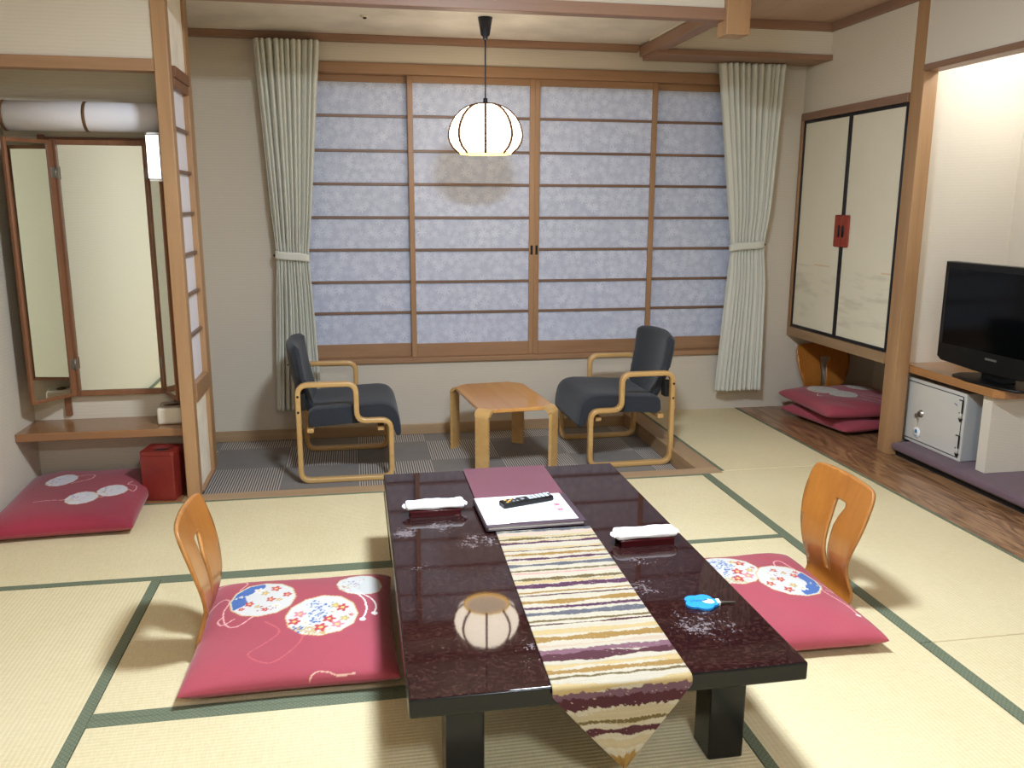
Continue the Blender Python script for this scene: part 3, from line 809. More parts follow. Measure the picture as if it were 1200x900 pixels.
def paint_right(col, U, V):
    cord(col, U, V, [(.17, .12), (.185, .19), (.215, .20), (.235, .13), (.26, .06), (.285, .0), (.29, -.06), (.265, -.05)], CORD)
    cord(col, U, V, [(.24, .0), (.25, -.08), (.275, -.16), (.275, -.23)], CORD)
    col[np.hypot(U-.274, V+.235) < .009] = lin(238, 226, 220)
    medallion(col, U, V, -.012, .152, .11, 'bouquet')
    tmp = col.copy()
    medallion(tmp, .162-(U-.162), .03-(V-.03), .162, .03, .112, 'blue')
    m = np.hypot(U-.162, (V-.03)/1.2) < .113
    col[m] = tmp[m]
    medallion(col, U, V, -.22, -.05, .09, 'pale')
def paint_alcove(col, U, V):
    col *= (lin(142, 42, 60)/ROSE)  # rose darkened to put the alcove's shade into the cloth colour
    L = lin(204, 202, 208)
    cord(col, U, V, [(-.02, -.15), (-.09, -.15), (-.148, -.165)], CORD)
    cord(col, U, V, [(.07, -.12), (.13, -.145), (.13, -.10), (.08, -.1)], CORD)
    cord(col, U, V, [(-.05, .19), (.02, .21), (.02, .14), (-.05, .08)], CORD)
    cord(col, U, V, [(.21, -.03), (.25, -.06), (.25, .02), (.21, .03), (.22, .08)], CORD)
    medallion(col, U, V, -.11, .15, .072, 'pale', L); medallion(col, U, V, .045, -.145, .070, 'pale', L); medallion(col, U, V, .158, -.06, .068, 'pale', L)
def paint_stack(col, U, V):
    L = lin(205, 200, 192)
    cord(col, U, V, [(.02, -.09), (.07, -.17), (.11, -.24), (.15, -.22), (.11, -.14), (.05, -.07)], CORD)
    medallion(col, U, V, -.12, .13, .10, 'pale', L); medallion(col, U, V, -.06, -.03, .088, 'pale', L); medallion(col, U, V, .17, .16, .09, 'pale', L)
    cord(col, U, V, [(-.21, .02), (-.24, -.03), (-.22, -.06)], lin(236, 224, 214), .003)
def paint_none(col, U, V):
    medallion(col, U, V, .0, .1, .1, 'pale', lin(205, 200, 192))

cushion('rose red floor cushion with three flower medallions, on the left floor chair', (-.222, 2.66, .012), 0, .625, .70, .085, paint_left, 3)
cushion('rose red floor cushion half hidden behind the table, on the right floor chair', (1.32, 2.60, .012), 0, .635, .68, .085, paint_right, 5)
cushion('rose red floor cushion, colour darkened for shade, lying below the shelf beside the red bin', (-1.30, 4.10, .003), R(3), .60, .80, .10, paint_alcove, 8)
cushion('lower red cushion of the stacked pair under the wall cabinet', (3.20, 5.035, .012), R(8), .64, .66, .085, paint_none, 11)
cushion('upper red cushion with pale medallions on the stacked pair under the wall cabinet', (3.17, 5.04, .097), R(-2), .66, .68, .10, paint_stack, 13)

# ================================================================== LEGLESS FLOOR CHAIRS (zaisu)
def interp(z, tab):
    return float(np.interp(z, [a for a, _ in tab], [b for _, b in tab]))
def zaisu(label, loc, rz):
    """faces +X; the back panel stands around local x = 0 and the seat board runs forward"""
    t = thing('floor_chair', label, 'floor chair', loc, rz, 'bent plywood floor chairs')
    H = .452
    prof = [(0, .035), (.012, .012), (.05, .0), (.11, .018), (.17, .033), (.24, .024), (.33, .0), (.40, -.022), (.46, -.040)]
    hw = [(0, .15), (.05, .150), (.11, .148), (.16, .158), (.22, .180), (.28, .196), (.33, .198), (.38, .190), (.41, .180), (.432, .165), (.445, .146), (.452, .12)]
    sl = [(.095, .0), (.0951, .006), (.11, .011), (.20, .014), (.285, .018), (.33, .034), (.362, .046), (.3621, 0)]
    bm = bmesh.new()
    def spline(tab, n):
        P = [Vector((a, b)) for a, b in tab]; P = [2*P[0]-P[1]]+P+[2*P[-1]-P[-2]]; o_ = []
        for i in range(1, len(P)-2):
            for k in range(n):
                q = k/n; o_.append(.5*(2*P[i]+(-P[i-1]+P[i+1])*q+(2*P[i-1]-5*P[i]+4*P[i+1]-P[i+2])*q*q+(-P[i-1]+3*P[i]-3*P[i+1]+P[i+2])*q**3))
        return o_+[P[-2]]
    side = spline([(.150, 0), (.149, .06), (.146, .12), (.152, .17), (.172, .23), (.190, .29), (.198, .34), (.198, .39), (.192, .425), (.174, .445), (.13, .452)], 4)
    right = [(p.x, p.y) for p in side]
    outline = [(y, z) for y, z in right]+[(.06, .4535), (0, .4545), (-.06, .4535)]+[(-y, z) for y, z in reversed(right)]
    slot = [(-.006, .098), (.006, .098), (.013, .13), (.016, .20), (.019, .27), (.030, .305), (.052, .345), (.050, .356), (.040, .360), (-.012, .360), (-.019, .354), (-.016, .30), (-.015, .20), (-.012, .13)]
    def loop(pts):
        vs = [bm.verts.new((0, y, z)) for y, z in pts]
        return [bm.edges.new((vs[i], vs[(i+1) % len(vs)])) for i in range(len(vs))]
    ed = loop(outline)+loop(slot)
    bmesh.ops.triangle_fill(bm, edges=ed, use_beauty=True, use_dissolve=False, normal=(1, 0, 0))
    for k in range(1, 30):
        bmesh.ops.bisect_plane(bm, geom=bm.verts[:]+bm.edges[:]+bm.faces[:], plane_co=(0, 0, k*.0152), plane_no=(0, 0, 1))
    for k in range(-6, 7):
        bmesh.ops.bisect_plane(bm, geom=bm.verts[:]+bm.edges[:]+bm.faces[:], plane_co=(0, k*.03+.002, 0), plane_no=(0, 1, 0))
    bmesh.ops.remove_doubles(bm, verts=bm.verts[:], dist=.0003); bmesh.ops.dissolve_degenerate(bm, edges=bm.edges[:], dist=.0002)
    zt_ = np.linspace(0, .46, 47); xt = np.interp(zt_, [a for a, _ in prof], [b for _, b in prof])
    for _ in range(8): xt[1:-1] = .25*xt[:-2]+.5*xt[1:-1]+.25*xt[2:]
    for v in bm.verts:
        z = v.co.z; v.co.x = float(np.interp(z, zt_, xt))+.016*(v.co.y/.19)**2*min(1, z/.12)
    for f in bm.faces: f.smooth = True
    bk = obj('backrest', bm, ['ply', 'ply_edge'], t, solid=.012)
    bk.modifiers[0].material_offset_rim = 1
    bm = bmesh.new()
    pts = [(.02, -.15), (.05, -.17), (.30, -.19), (.38, -.17), (.40, -.12), (.40, .12), (.38, .17), (.30, .19), (.05, .17), (.02, .15)]
    add_prism(bm, pts, 0, .010, 'Z', .002)
    obj('seat', bm, 'ply', t)
    return t
zaisu('bent plywood floor chair back standing at the left cushion', (-.530, 2.72, .001), 0)
zaisu('bent plywood floor chair back standing at the right cushion', (1.690, 2.70, .001), PI)
zaisu('shaded plywood floor chair standing behind the stacked cushions', (3.215, 5.475, .001), -PI/2)

# ================================================================== ARMCHAIRS
def sweep_xz(bm, path, th, wd, yc, bev=.008):
    """rounded-rectangle section swept along a closed path lying in the XZ plane"""
    sec = []
    for cx, cy, a0 in ((th/2-bev, wd/2-bev, 0), (-(th/2-bev), wd/2-bev, PI/2), (-(th/2-bev), -(wd/2-bev), PI), (th/2-bev, -(wd/2-bev), 1.5*PI)):
        for k in range(4):
            a = a0+k*PI/6; sec.append((cx+bev*math.cos(a), cy+bev*math.sin(a)))
    n = len(path); rings = []
    for i in range(n):
        ax, az = path[i-1][0], path[i-1][1]; bx, bz = path[(i+1) % n][0], path[(i+1) % n][1]
        tx, tz = bx-ax, bz-az; L = math.hypot(tx, tz) or 1; nx, nz = -tz/L, tx/L
        rings.append([bm.verts.new((path[i][0]+nx*s, yc+w, path[i][1]+nz*s)) for s, w in sec])
    m = len(sec)
    for i in range(n):
        a, b = rings[i], rings[(i+1) % n]
        for k in range(m):
            f = bm.faces.new((a[k], a[(k+1) % m], b[(k+1) % m], b[k])); f.smooth = True
def armchair(label, loc, rz):
    t = thing('armchair', label, 'armchair', loc, rz, 'dark upholstered armchairs with blond bentwood frames')
    pts = [(.014, .014), (.014, .545), (.320, .545), (.320, .338), (.503, .338), (.503, .014)]
    path = [(p[0], p[1]) for p in fillet([(a, b, 0) for a, b in pts], .055, True, 6)]
    for s in (-1, 1):
        bm = bmesh.new(); sweep_xz(bm, path, .028, .042, s*.318)
        f = obj('side_frame', bm, 'birch', t)
        for z in (.40, .485):
            bm = bmesh.new(); add_lathe(bm, [(.0001, .002), (.0065, .002), (.0065, -.003)], 12)
            for v in bm.verts:
                x, y, h = v.co; v.co = (.014+x, s*(.339+h), z+y)
            obj('bolt', bm, 'matblack', f)
    for x, z in ((.07, .285), (.45, .285)): obj('cross_rail', box(x-.018, x+.018, -.30, .30, z-.012, z+.012, .004), 'birch', t)
    # seat: thick pad with a waterfall front
    side = [(.055, .315), (.06, .385), (.085, .405), (.20, .412), (.36, .424), (.46, .428), (.510, .416), (.545, .375), (.560, .305), (.564, .245), (.553, .228), (.538, .23), (.526, .27), (.50, .315), (.46, .325), (.36, .318), (.20, .310), (.08, .302)]
    bm = bmesh.new()
    sm = fillet([(a, b, 0) for a, b in side], .03, True, 3)
    ys = [-.287, -.279, -.262, -.2, -.1, 0, .1, .2, .262, .279, .287]
    cx = sum(p[0] for p in sm)/len(sm); cz = sum(p[1] for p in sm)/len(sm)
    rings = []
    for y in ys:
        k = 1-.11*max(0, (abs(y)-.24)/.047)**2
        dip = -.010*math.cos(y/.287*PI/2)
        rings.append([bm.verts.new((cx+(p[0]-cx)*(1-(1-k)*.35), y, cz+(p[1]-cz)*k+(dip if p[1] > cz else 0))) for p in sm])
    m = len(sm)
    for a, b in zip(rings, rings[1:]):
        for k in range(m):
            f = bm.faces.new((a[k], a[(k+1) % m], b[(k+1) % m], b[k])); f.smooth = True
    bm.faces.new(rings[0]); bm.faces.new(rings[-1])
    obj('seat', bm, 'navy', t)
    # curved backrest pad
    n, m = 25, 21
    A = np.linspace(-1, 1, n); B = np.linspace(0, 1, m)
    U_, V_ = np.meshgrid(A, B, indexing='ij')
    half = np.interp(V_, [0, .05, .12, .25, .5, .8, .93, .97, 1], [.165, .20, .224, .25, .272, .288, .285, .27, .235])
    y = U_*half
    z = .345+V_*.410 - .012*np.abs(U_)**3*np.where(V_ > .5, 1, -1)
    base = .040-.080*V_-.012*np.sin(V_*PI)+.045*U_**2       # lean and curve: sides come forward
    ed = np.clip(1-np.maximum(np.abs(U_)**8, np.abs(2*V_-1)**10), 0, 1)**.5
    F = np.stack([base+.004+.036*ed, y, z], -1); Bk = np.stack([base-.002-.020*ed, y, z], -1)
    P = np.concatenate([F, Bk[:, ::-1]], 1)
    o = grid_obj('backrest', P, 'navy', t, wrap=True)
    bm = bmesh.new(); bm.from_mesh(o.data)
    bmesh.ops.holes_fill(bm, edges=[e for e in bm.edges if e.is_boundary], sides=0)
    for f in bm.faces: f.smooth = True
    bm.to_mesh(o.data); bm.free()
    bm = bmesh.new(); add_lathe(bm, [(.0001, -.004), (.008, -.002), (.008, .002)], 12)
    bmesh.ops.rotate(bm, verts=bm.verts, matrix=Matrix.Rotation(-PI/2, 3, 'Y'))
    bmesh.ops.translate(bm, verts=bm.verts, vec=(-.054, 0, .60))
    obj('button', bm, 'matblack', o)
    # brackets that tie the back to the uprights
    for s in (-1, 1): obj('bracket', box(.006, .05, min(s*.235, s*.30), max(s*.235, s*.30), .40, .49, .003), 'matblack', t)
    return t
armchair('dark navy armchair with bentwood frame facing right, beside the left curtain', (-.342, 4.917, ZF), 0)
armchair('dark navy armchair with bentwood frame facing left, beside the right curtain', (1.785, 4.935, ZF), PI+R(1.5))

# ================================================================== SIDE TABLE
st = thing('side_table', 'small light orange plywood table with bent legs between the two armchairs', 'table', (.815, 4.845, ZF), R(6))
ax_, ay_, ch, zt = .215, .355, .075, .40
out = [(-ax_+ch, -ay_), (ax_-ch, -ay_), (ax_, -ay_+ch), (ax_, ay_-ch), (ax_-ch, ay_), (-ax_+ch, ay_), (-ax_, ay_-ch), (-ax_, -ay_+ch)]
op = [(p[0], p[1]) for p in fillet([(a, b, 0) for a, b in out], .02, True, 4)]
bm = bmesh.new(); add_prism(bm, op, zt-.020, zt, 'Z', .003); obj('tabletop', bm, 'table_ply', st)
for sx in (-1, 1):
    for sy in (-1, 1):
        c = Vector((sx*(ax_-ch/2), sy*(ay_-ch/2), 0)); d = Vector((sx, sy, 0)).normalized(); w = Vector((-sy, sx, 0)).normalized()
        r = .042; line = []
        line.append(c-d*.03+Vector((0, 0, zt-.010)))
        for k in range(9):
            a = k/8*PI/2; line.append(c+d*(r*math.sin(a)-.004)+Vector((0, 0, zt-.010-r*(1-math.cos(a)))))
        line.append(c+d*(r-.004)+Vector((0, 0, 0)))
        bm = bmesh.new(); rows = []
        for i, p in enumerate(line):
            a = line[max(0, i-1)]; b = line[min(len(line)-1, i+1)]; tt = (b-a).normalized(); nn = tt.cross(w).normalized()
            if i == len(line)-1: nn = d.copy() if nn.dot(d) > 0 else -d
            hw_ = .047 if i < 8 else .040
            rows.append([bm.verts.new(p+w*s1*hw_+nn*s2*.009) for s1, s2 in ((-1, -1), (1, -1), (1, 1), (-1, 1))])
        for a, b in zip(rows, rows[1:]):
            for k in range(4): bm.faces.new((a[k], a[(k+1) % 4], b[(k+1) % 4], b[k]))
        bm.faces.new(rows[0]); bm.faces.new(rows[-1])
        obj('leg', bm, 'birch', st)

# ================================================================== PENDANT LAMP
pl = thing('pendant_lamp', 'glowing white melon shaped pendant lamp hanging over the side table', 'lamp', (.728, 4.87, 1.672))
prof = [(.138, .003), (.152, .014), (.178, .036), (.196, .066), (.203, .095), (.200, .125), (.188, .162), (.166, .198), (.136, .228), (.100, .250), (.062, .262)]
ps_ = []
for i in range(len(prof)-1):
    for s in (0, .5): ps_.append((prof[i][0]*(1-s)+prof[i+1][0]*s, prof[i][1]*(1-s)+prof[i+1][1]*s))
ps_.append(prof[-1])
seg = lambda a, z: 1-.045*abs(math.cos(4*a))**6
A0 = math.atan2(-4.87, -.728)
bm = bmesh.new(); add_lathe(bm, ps_, 128, fn=lambda a, z: 1-.045*abs(math.cos(4*(a-A0)))**6)
obj('lamp_shade', bm, 'shade_lit', pl)
bm = bmesh.new(); add_lathe(bm, [(.001, .014), (.130, .014)], 48); obj('diffuser', bm, 'shade_dim', pl)
bm = bmesh.new(); add_lathe(bm, [(.130, .014), (.133, 0), (.142, .0), (.144, .010), (.136, .014)], 48); obj('rim', bm, 'shade_edge', pl)
for k in range(8):
    a = A0+k*PI/4
    bm = bmesh.new(); add_tube(bm, [((r*.962+.006)*math.cos(a), (r*.962+.006)*math.sin(a), z) for r, z in ps_], .0075, 6); obj('rib', bm, 'rib', pl)
bm = bmesh.new(); add_lathe(bm, [(.001, .270), (.06, .270), (.064, .264), (.060, .258)], 32); obj('top_cap', bm, 'rib', pl)
bm = bmesh.new(); add_lathe(bm, [(.001, .300), (.012, .298), (.013, .27), (.001, .268)], 16); obj('socket', bm, 'navyplastic', pl)
bm = bmesh.new(); add_tube(bm, [(0, 0, .29), (0, 0, .63)], .0042, 8); obj('cord', bm, 'navyplastic', pl)
bm = bmesh.new(); add_lathe(bm, [(.001, .598), (.012, .598), (.014, .615), (.024, .622), (.040, .712), (.001, .712)], 24); obj('ceiling_rose', bm, 'navyplastic', pl)

# ================================================================== CURTAINS
def curtain(label, tab, z0, z1, yc, seed, folds, hookside, amp=.045):
    r2 = np.random.default_rng(seed)
    nz, nu = 150, 420
    z = np.linspace(z0, z1, nz); u = np.linspace(0, 1, nu)
    Z, U = np.meshgrid(z, u, indexing='ij')
    zs = [a for a, _, _ in tab]
    xl = np.interp(Z, zs, [b for _, b, _ in tab]); xr = np.interp(Z, zs, [c for _, _, c in tab])
    k = np.ones(9)/9
    for arr in (xl, xr):
        col = arr[:, 0].copy(); sm = np.convolve(np.pad(col, 4, 'edge'), k, 'valid'); arr[:] = sm[:, None]
    # folds of uneven width
    w = r2.uniform(.6, 1.4, folds); edges = np.concatenate([[0], np.cumsum(w)/w.sum()])
    ph = np.interp(u, edges, np.arange(folds+1))
    tie = np.exp(-((Z-tab[1][0])/.16)**2)
    drift = .22*np.sin(Z*2.1+seed)[..., :] 
    wave = np.sin((ph[None, :]+drift*.25)*2*PI)
    wave = 1-2*np.abs(wave)**.55*np.where(wave > 0, .5, 1.0)
    sec = .3*np.sin(ph[None, :]*2*PI*2+1+Z*1.3+seed)
    amp_ = amp*(1-.62*tie)*np.interp(Z, [z0, z1], [.8, .95])
    a_f = np.interp(ph, np.arange(folds+1), r2.uniform(.55, 1.2, folds+1))
    Y = yc+amp_*(wave*a_f[None, :]+sec*.5)
    X = xl+(xr-xl)*U + .25*amp_*np.cos((ph[None, :])*2*PI+.6)
    t = thing('curtain', label, 'curtain', (0, 0, 0), 0, 'pale sage curtains tied back beside the window')
    grid_obj('drape', np.stack([X, Y, Z], -1), 'curtain', t, solid=.002)
    # tieback band
    zt = tab[1][0]; a, b = tab[1][1]-.008, tab[1][2]+.008
    n = 60; th = np.linspace(0, 2*PI, n, endpoint=False)
    ring = []
    zz = np.linspace(-.024, .024, 5)
    P = np.zeros((5, n, 3)); cx = (a+b)/2; hx = (b-a)/2
    for i, dz in enumerate(zz):
        P[i, :, 0] = cx+hx*np.sign(np.cos(th))*np.abs(np.cos(th))**.6
        P[i, :, 1] = yc+.036*np.sign(np.sin(th))*np.abs(np.sin(th))**.7
        P[i, :, 2] = zt+dz+(-.012 if hookside > 0 else .012)*(-np.cos(th))*1.0 - .004*np.sin(th*1)
    grid_obj('tieback', P, 'curtain', t, wrap=True, solid=.003)
    bm = bmesh.new()
    hx_ = b if hookside > 0 else a
    add_tube(bm, [(hx_-.004*hookside, yc+.01, zt+.008), (hx_+.012*hookside, yc+.03, zt+.008), (hx_+.014*hookside, 5.532, zt+.008)], .004, 8)
    add_lathe(bm, [(.0001, -.008), (.007, -.005), (.008, 0), (.007, .005), (.0001, .008)], 10, (hx_+.004*hookside, yc, zt+.008))
    obj('tieback_hook', bm, 'gilt', t)
curtain('pale sage curtain tied back at the left end of the window', [(.13, -.515, -.245), (1.085, -.470, -.285), (2.33, -.540, -.177)], .13, 2.33, 5.425, 3, 11, -1)
curtain('pale sage curtain tied back at the right end of the window', [(.155, 2.395, 2.715), (1.135, 2.458, 2.685), (2.285, 2.305, 2.745)], .155, 2.285, 5.425, 9, 11, 1)

# ================================================================== DRESSING ALCOVE
sh = obj('wall_shelf', box(XL, -.845, 4.265, 4.545, .29, .33, .004), 'shelf'); tag(sh, 'varnished wooden dressing shelf under the folding mirror', 'shelf')
def mframe(bm, x0, x1, z0, z1, w, y0, y1):
    add_box(bm, x0, x0+w, y0, y1, z0, z1, .003); add_box(bm, x1-w, x1, y0, y1, z0, z1, .003)
    add_box(bm, x0+w, x1-w, y0, y1, z0, z0+w, .003); add_box(bm, x0+w, x1-w, y0, y1, z1-w, z1, .003)
tm = thing('dressing_mirror', 'tall three panel folding mirror in brown wood frame on the alcove wall', 'mirror', (0, 4.545, 0))
bm = bmesh.new(); add_box(bm, -1.46, -1.43, -.02, 0, .35, 1.715, .003); add_box(bm, -.94, -.91, -.02, 0, .35, 1.715, .003); add_box(bm, -1.43, -.94, -.02, 0, 1.675, 1.705, .003); add_box(bm, -1.43, -.94, -.02, 0, .455, .485, .003)
obj('wall_bracket', bm, 'midwood', tm)
bm = bmesh.new(); mframe(bm, -1.40, -.965, .455, 1.695, .026, -.045, -.02)
cf = obj('center_frame', bm, 'midwood', tm)
obj('mirror_glass', box(-1.376, -.989, -.030, -.026, .479, 1.671), 'mirror', cf)
def wing(hx, hy, ang, sgn):
    """wing in local coordinates from the hinge outward, turned about the hinge"""
    piv = bpy.data.objects.new('mirror_wing', None)
    mt = Matrix.Translation((hx, hy, 0)) @ Matrix.Rotation(ang, 4, 'Z')
    bm = bmesh.new()
    L = .237
    add_box(bm, 0, .030, -.012, .012, .462, 1.688, .003); add_box(bm, L-.014, L, -.012, .012, .462, 1.688, .003)
    add_box(bm, .03, L-.014, -.012, .012, .462, .480, .002); add_box(bm, .03, L-.014, -.012, .012, 1.670, 1.688, .002)
    for v in bm.verts: v.co = mt @ v.co
    w = obj('mirror_wing', bm, 'midwood', tm)
    bm = bmesh.new(); y0, y1 = (.002, .006) if sgn > 0 else (-.006, -.002)
    add_box(bm, .028, L-.012, y0, y1, .478, 1.672)
    for v in bm.verts: v.co = mt @ v.co
    obj('mirror_glass', bm, 'mirror', w)
    bm = bmesh.new(); y0, y1 = (-.010, -.002) if sgn > 0 else (.002, .010)
    add_box(bm, .028, L-.012, y0, y1, .478, 1.672)
    for v in bm.verts: v.co = mt @ v.co
    obj('backing_board', bm, 'darkwood', w)
    for z in (.62, 1.54):
        bm = bmesh.new(); add_box(bm, -.014, .022, .011 if sgn > 0 else -.014, .014 if sgn > 0 else -.011, z-.025, z+.025, .001); add_tube(bm, [(-.002, .014*sgn, z-.03), (-.002, .014*sgn, z+.03)], .004, 8)
        for v in bm.verts: v.co = mt @ v.co
        obj('hinge', bm, 'hinge', w)
    return w
wing(-1.392, -.052, math.atan2(-.80, -.60), 1)
wing(-.968, -.052, math.atan2(-.218, .106), -1)
# rolled-paper tube lamp
tl = thing('tube_lamp', 'long unlit white paper tube lamp with brown rings above the folding mirror', 'lamp', (-1.20, 4.42, 1.79))
def lath_x(x0, x1, r, n=40, cap=True):
    bm = bmesh.new(); p = [(r, x0), (r, x1)]
    if cap: p = [(.001, x0)]+p+[(.001, x1)]
    add_lathe(bm, p, n)
    bmesh.ops.rotate(bm, verts=bm.verts, matrix=Matrix.Rotation(PI/2, 3, 'Y'))
    return bm
obj('paper_tube', lath_x(-.345, .34, .066), 'roll', tl)
for x in (-.348, .0, .335): obj('ring', lath_x(x-.007, x+.007, .068), 'ring_brown', tl)
obj('wall_mount', box(-.30, .33, .055, .125, -.04, .05, .004), 'ring_brown', tl)
# slim white wall light
sl_ = thing('slim_wall_light', 'slim upright white wall light beside the left post', 'wall light', (-.877, 4.235, 1.497))
obj('housing', box(-.030, .029, -.016, .016, 0, .215, .006, 3), 'white', sl_)
obj('lens', box(-.031, .024, -.020, -.014, .012, .203, .005, 3), 'lamp_slim', sl_)
bm = bmesh.new(); add_box(bm, -.031, .027, -.021, -.015, .010, .0125); add_box(bm, -.031, .027, -.021, -.015, .2025, .205); add_box(bm, .0235, .0255, -.021, -.015, .012, .204); obj('seam', bm, 'matblack', sl_)
# ivory box
tb = thing('tissue_box', 'ivory tissue box on the dressing shelf beside the left post', 'box', (-.925, 4.40, .3302), R(4))
obj('body', box(-.065, .065, -.06, .10, 0, .085, .012, 3), 'box', tb)
bm = bmesh.new(); add_prism(bm, [(.04*math.cos(a*PI/12), .025*math.sin(a*PI/12)+.01) for a in range(24)], .084, .0862); obj('opening', bm, 'darkwood', tb)
# red bin
rb = thing('waste_bin', 'square dark red lacquered bin with oval opening under the shelf', 'waste bin', (-.952, 4.232, .002), R(-9))
bm = bmesh.new(); add_box(bm, -.078, .078, -.075, .075, 0, .224, .004)
obj('body', bm, 'binred', rb)
N = 40; bm = bmesh.new(); o1 = []; o2 = []; o3 = []; o4 = []
for i in range(N):
    a = 2*PI*(i+.5)/N; c, s = math.cos(a), math.sin(a); m_ = max(abs(c), abs(s))
    o1.append(bm.verts.new((.080*c/m_, .077*s/m_, .224))); o2.append(bm.verts.new((.080*c/m_, .077*s/m_, .242)))
    o3.append(bm.verts.new((.056*c, .046*s, .242))); o4.append(bm.verts.new((.054*c, .044*s, .226)))
for A_, B_ in ((o1, o2), (o2, o3), (o3, o4)):
    for i in range(N): bm.faces.new((A_[i], A_[(i+1) % N], B_[(i+1) % N], B_[i]))
obj('lid', bm, 'binred', rb)
bm = bmesh.new(); add_prism(bm, [(.056*math.cos(2*PI*i/30), .046*math.sin(2*PI*i/30)) for i in range(30)], .2245, .227); obj('dark_opening', bm, 'matblack', rb)

# ================================================================== WALL CABINET WITH SLIDING-DOOR STYLE FRONTS
cb = thing('wall_cabinet', 'hanging wall cabinet with two cream paper doors edged in black', 'cabinet', (XR, 4.965, .515))
dz0, dz1 = .065, 1.435
bm = bmesh.new()
add_box(bm, .03, .68, -.565, .57, .02, 1.485)
obj('body', bm, 'darkwood', cb)
bm = bmesh.new(); add_box(bm, -.012, .05, -.572, .57, 1.437, 1.485, .003); obj('top_rail', bm, 'beam_y', cb)
bm = bmesh.new(); add_box(bm, -.012, .66, -.572, .57, 0, .062, .003); obj('bottom_rail', bm, 'trim_y2', cb) if False else obj('bottom_rail', bm, 'trim_y', cb)
bm = bmesh.new(); add_box(bm, -.012, .05, .545, .57, .06, 1.44, .003); obj('side_rail', bm, 'shoji_v', cb)
for y0, y1, s in ((-.568, -.012, -1), (-.012, .545, 1)):
    d = obj('door', box(.006, .026, y0+.01, y1-.01, dz0+.01, dz1-.01), 'fusuma', cb)
    bm = bmesh.new(); w = .018
    add_box(bm, .0, .027, y0, y0+w, dz0, dz1, .002); add_box(bm, .0, .027, y1-w, y1, dz0, dz1, .002)
    add_box(bm, .0, .027, y0+w, y1-w, dz0, dz0+w, .002); add_box(bm, .0, .027, y0+w, y1-w, dz1-w, dz1, .002)
    obj('black_edging', bm, 'blacklac', d)
    ye = y1 if s < 0 else y0
    bm = bmesh.new()
    lo, hi = (ye-.078, ye-.001) if s < 0 else (ye+.001, ye+.078)
    add_box(bm, -.007, .003, lo, hi, .635, .83, .009, 3)
    h = obj('door_plate', bm, 'handle', d)
    bm = bmesh.new(); cy = ye+s*.022
    add_lathe(bm, [(.0001, -.006), (.017, -.004), (.019, 0), (.015, .004)], 24)
    for v in bm.verts:
        x, y, z = v.co; v.co = (-.008+z, cy+x*.75, .73+y*2.0)
    obj('pull', bm, 'gilt', d)

# ================================================================== TV ALCOVE
lg = thing('raised_ledge', 'low ledge with mauve cloth top and black base below the television shelf', 'ledge', (3.02, 1.9, 0))
obj('black_base', box(.0, .63, .005, 2.385, 0, .045), 'matblack', lg)
obj('cloth_top', box(-.035, .64, 0, 2.39, .035, .078, .018, 4), 'purple', lg)
struct('wall_support', box(3.095, 3.66, 3.67, 3.735, .0782, .476), 'wall')
bm = bmesh.new(); add_prism(bm, [(3.06, 4.358), (3.06, 3.635), (3.095, 3.595), (3.66, 3.595), (3.66, 4.358)], .477, .522, 'Z', .004)
tag(obj('counter_shelf', bm, 'tvshelf'), 'varnished wooden counter carrying the television above the safe', 'shelf')

sf = thing('safe', 'small grey white steel safe on the mauve ledge beside the right post', 'safe', (3.10, 4.105, .0784))
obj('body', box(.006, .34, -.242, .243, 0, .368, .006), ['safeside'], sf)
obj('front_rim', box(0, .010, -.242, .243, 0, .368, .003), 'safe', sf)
dr = obj('door', box(-.006, .004, -.222, .225, .022, .345, .003), 'safe', sf)
bm = bmesh.new()
for a in ((-.226, -.222), (.225, .229)): add_box(bm, -.002, .004, a[0], a[1], .018, .349)
for a in ((.018, .022), (.345, .349)): add_box(bm, -.002, .004, -.226, .229, a[0], a[1])
obj('door_gap', bm, 'matblack', sf)
for z in (.295, .105):
    bm = bmesh.new(); add_box(bm, -.010, -.004, -.229, -.200, z-.032, z+.032, .002); add_tube(bm, [(-.008, -.224, z-.062), (-.008, -.224, z-.03)], .006, 8); obj('hinge', bm, 'safe', sf)
    bm = bmesh.new(); add_box(bm, -.011, -.004, -.2325, -.2275, z-.034, z+.034); add_box(bm, -.011, -.005, -.232, -.205, z+.031, z+.036); add_box(bm, -.011, -.005, -.232, -.209, z-.036, z-.032); add_prism(bm, [(-.238, z-.062), (-.211, z-.062), (-.224, z-.082)], -.012, -.004, 'X'); obj('hinge_painted_shadow', bm, 'matblack', sf)  # black pieces stand in for the shadow beside and under the hinge
bm = bmesh.new(); add_lathe(bm, [(.0001, .012), (.016, .012), (.019, .004), (.022, 0)], 24)
for v in bm.verts:
    x, y, z = v.co; v.co = (-.006-z, .095+x, .182+y)
obj('lock', bm, 'steel', dr)
bm = bmesh.new(); add_box(bm, -.030, -.016, .093, .097, .172, .192, .001); add_box(bm, -.042, -.028, .088, .102, .160, .184, .003); obj('key', bm, 'keysteel', dr)
tg = obj('tag_cord', (lambda b: (add_tube(b, [(-.034, .097, .165), (-.020, .103, .13), (-.012, .108, .098)], .0012, 5), b)[1])(bmesh.new()), 'box', dr)
bm = bmesh.new(); add_lathe(bm, [(.0001, .006), (.029, .006), (.031, .003), (.031, 0), (.0001, 0)], 36)
for v in bm.verts:
    x, y, z = v.co; v.co = (-.008-z, .112+x, .070+y)
tgd = obj('tag_disc', bm, 'white', dr)
M['tagblue'] = plain('tag_blue_print', rgb(60, 130, 170), .5)
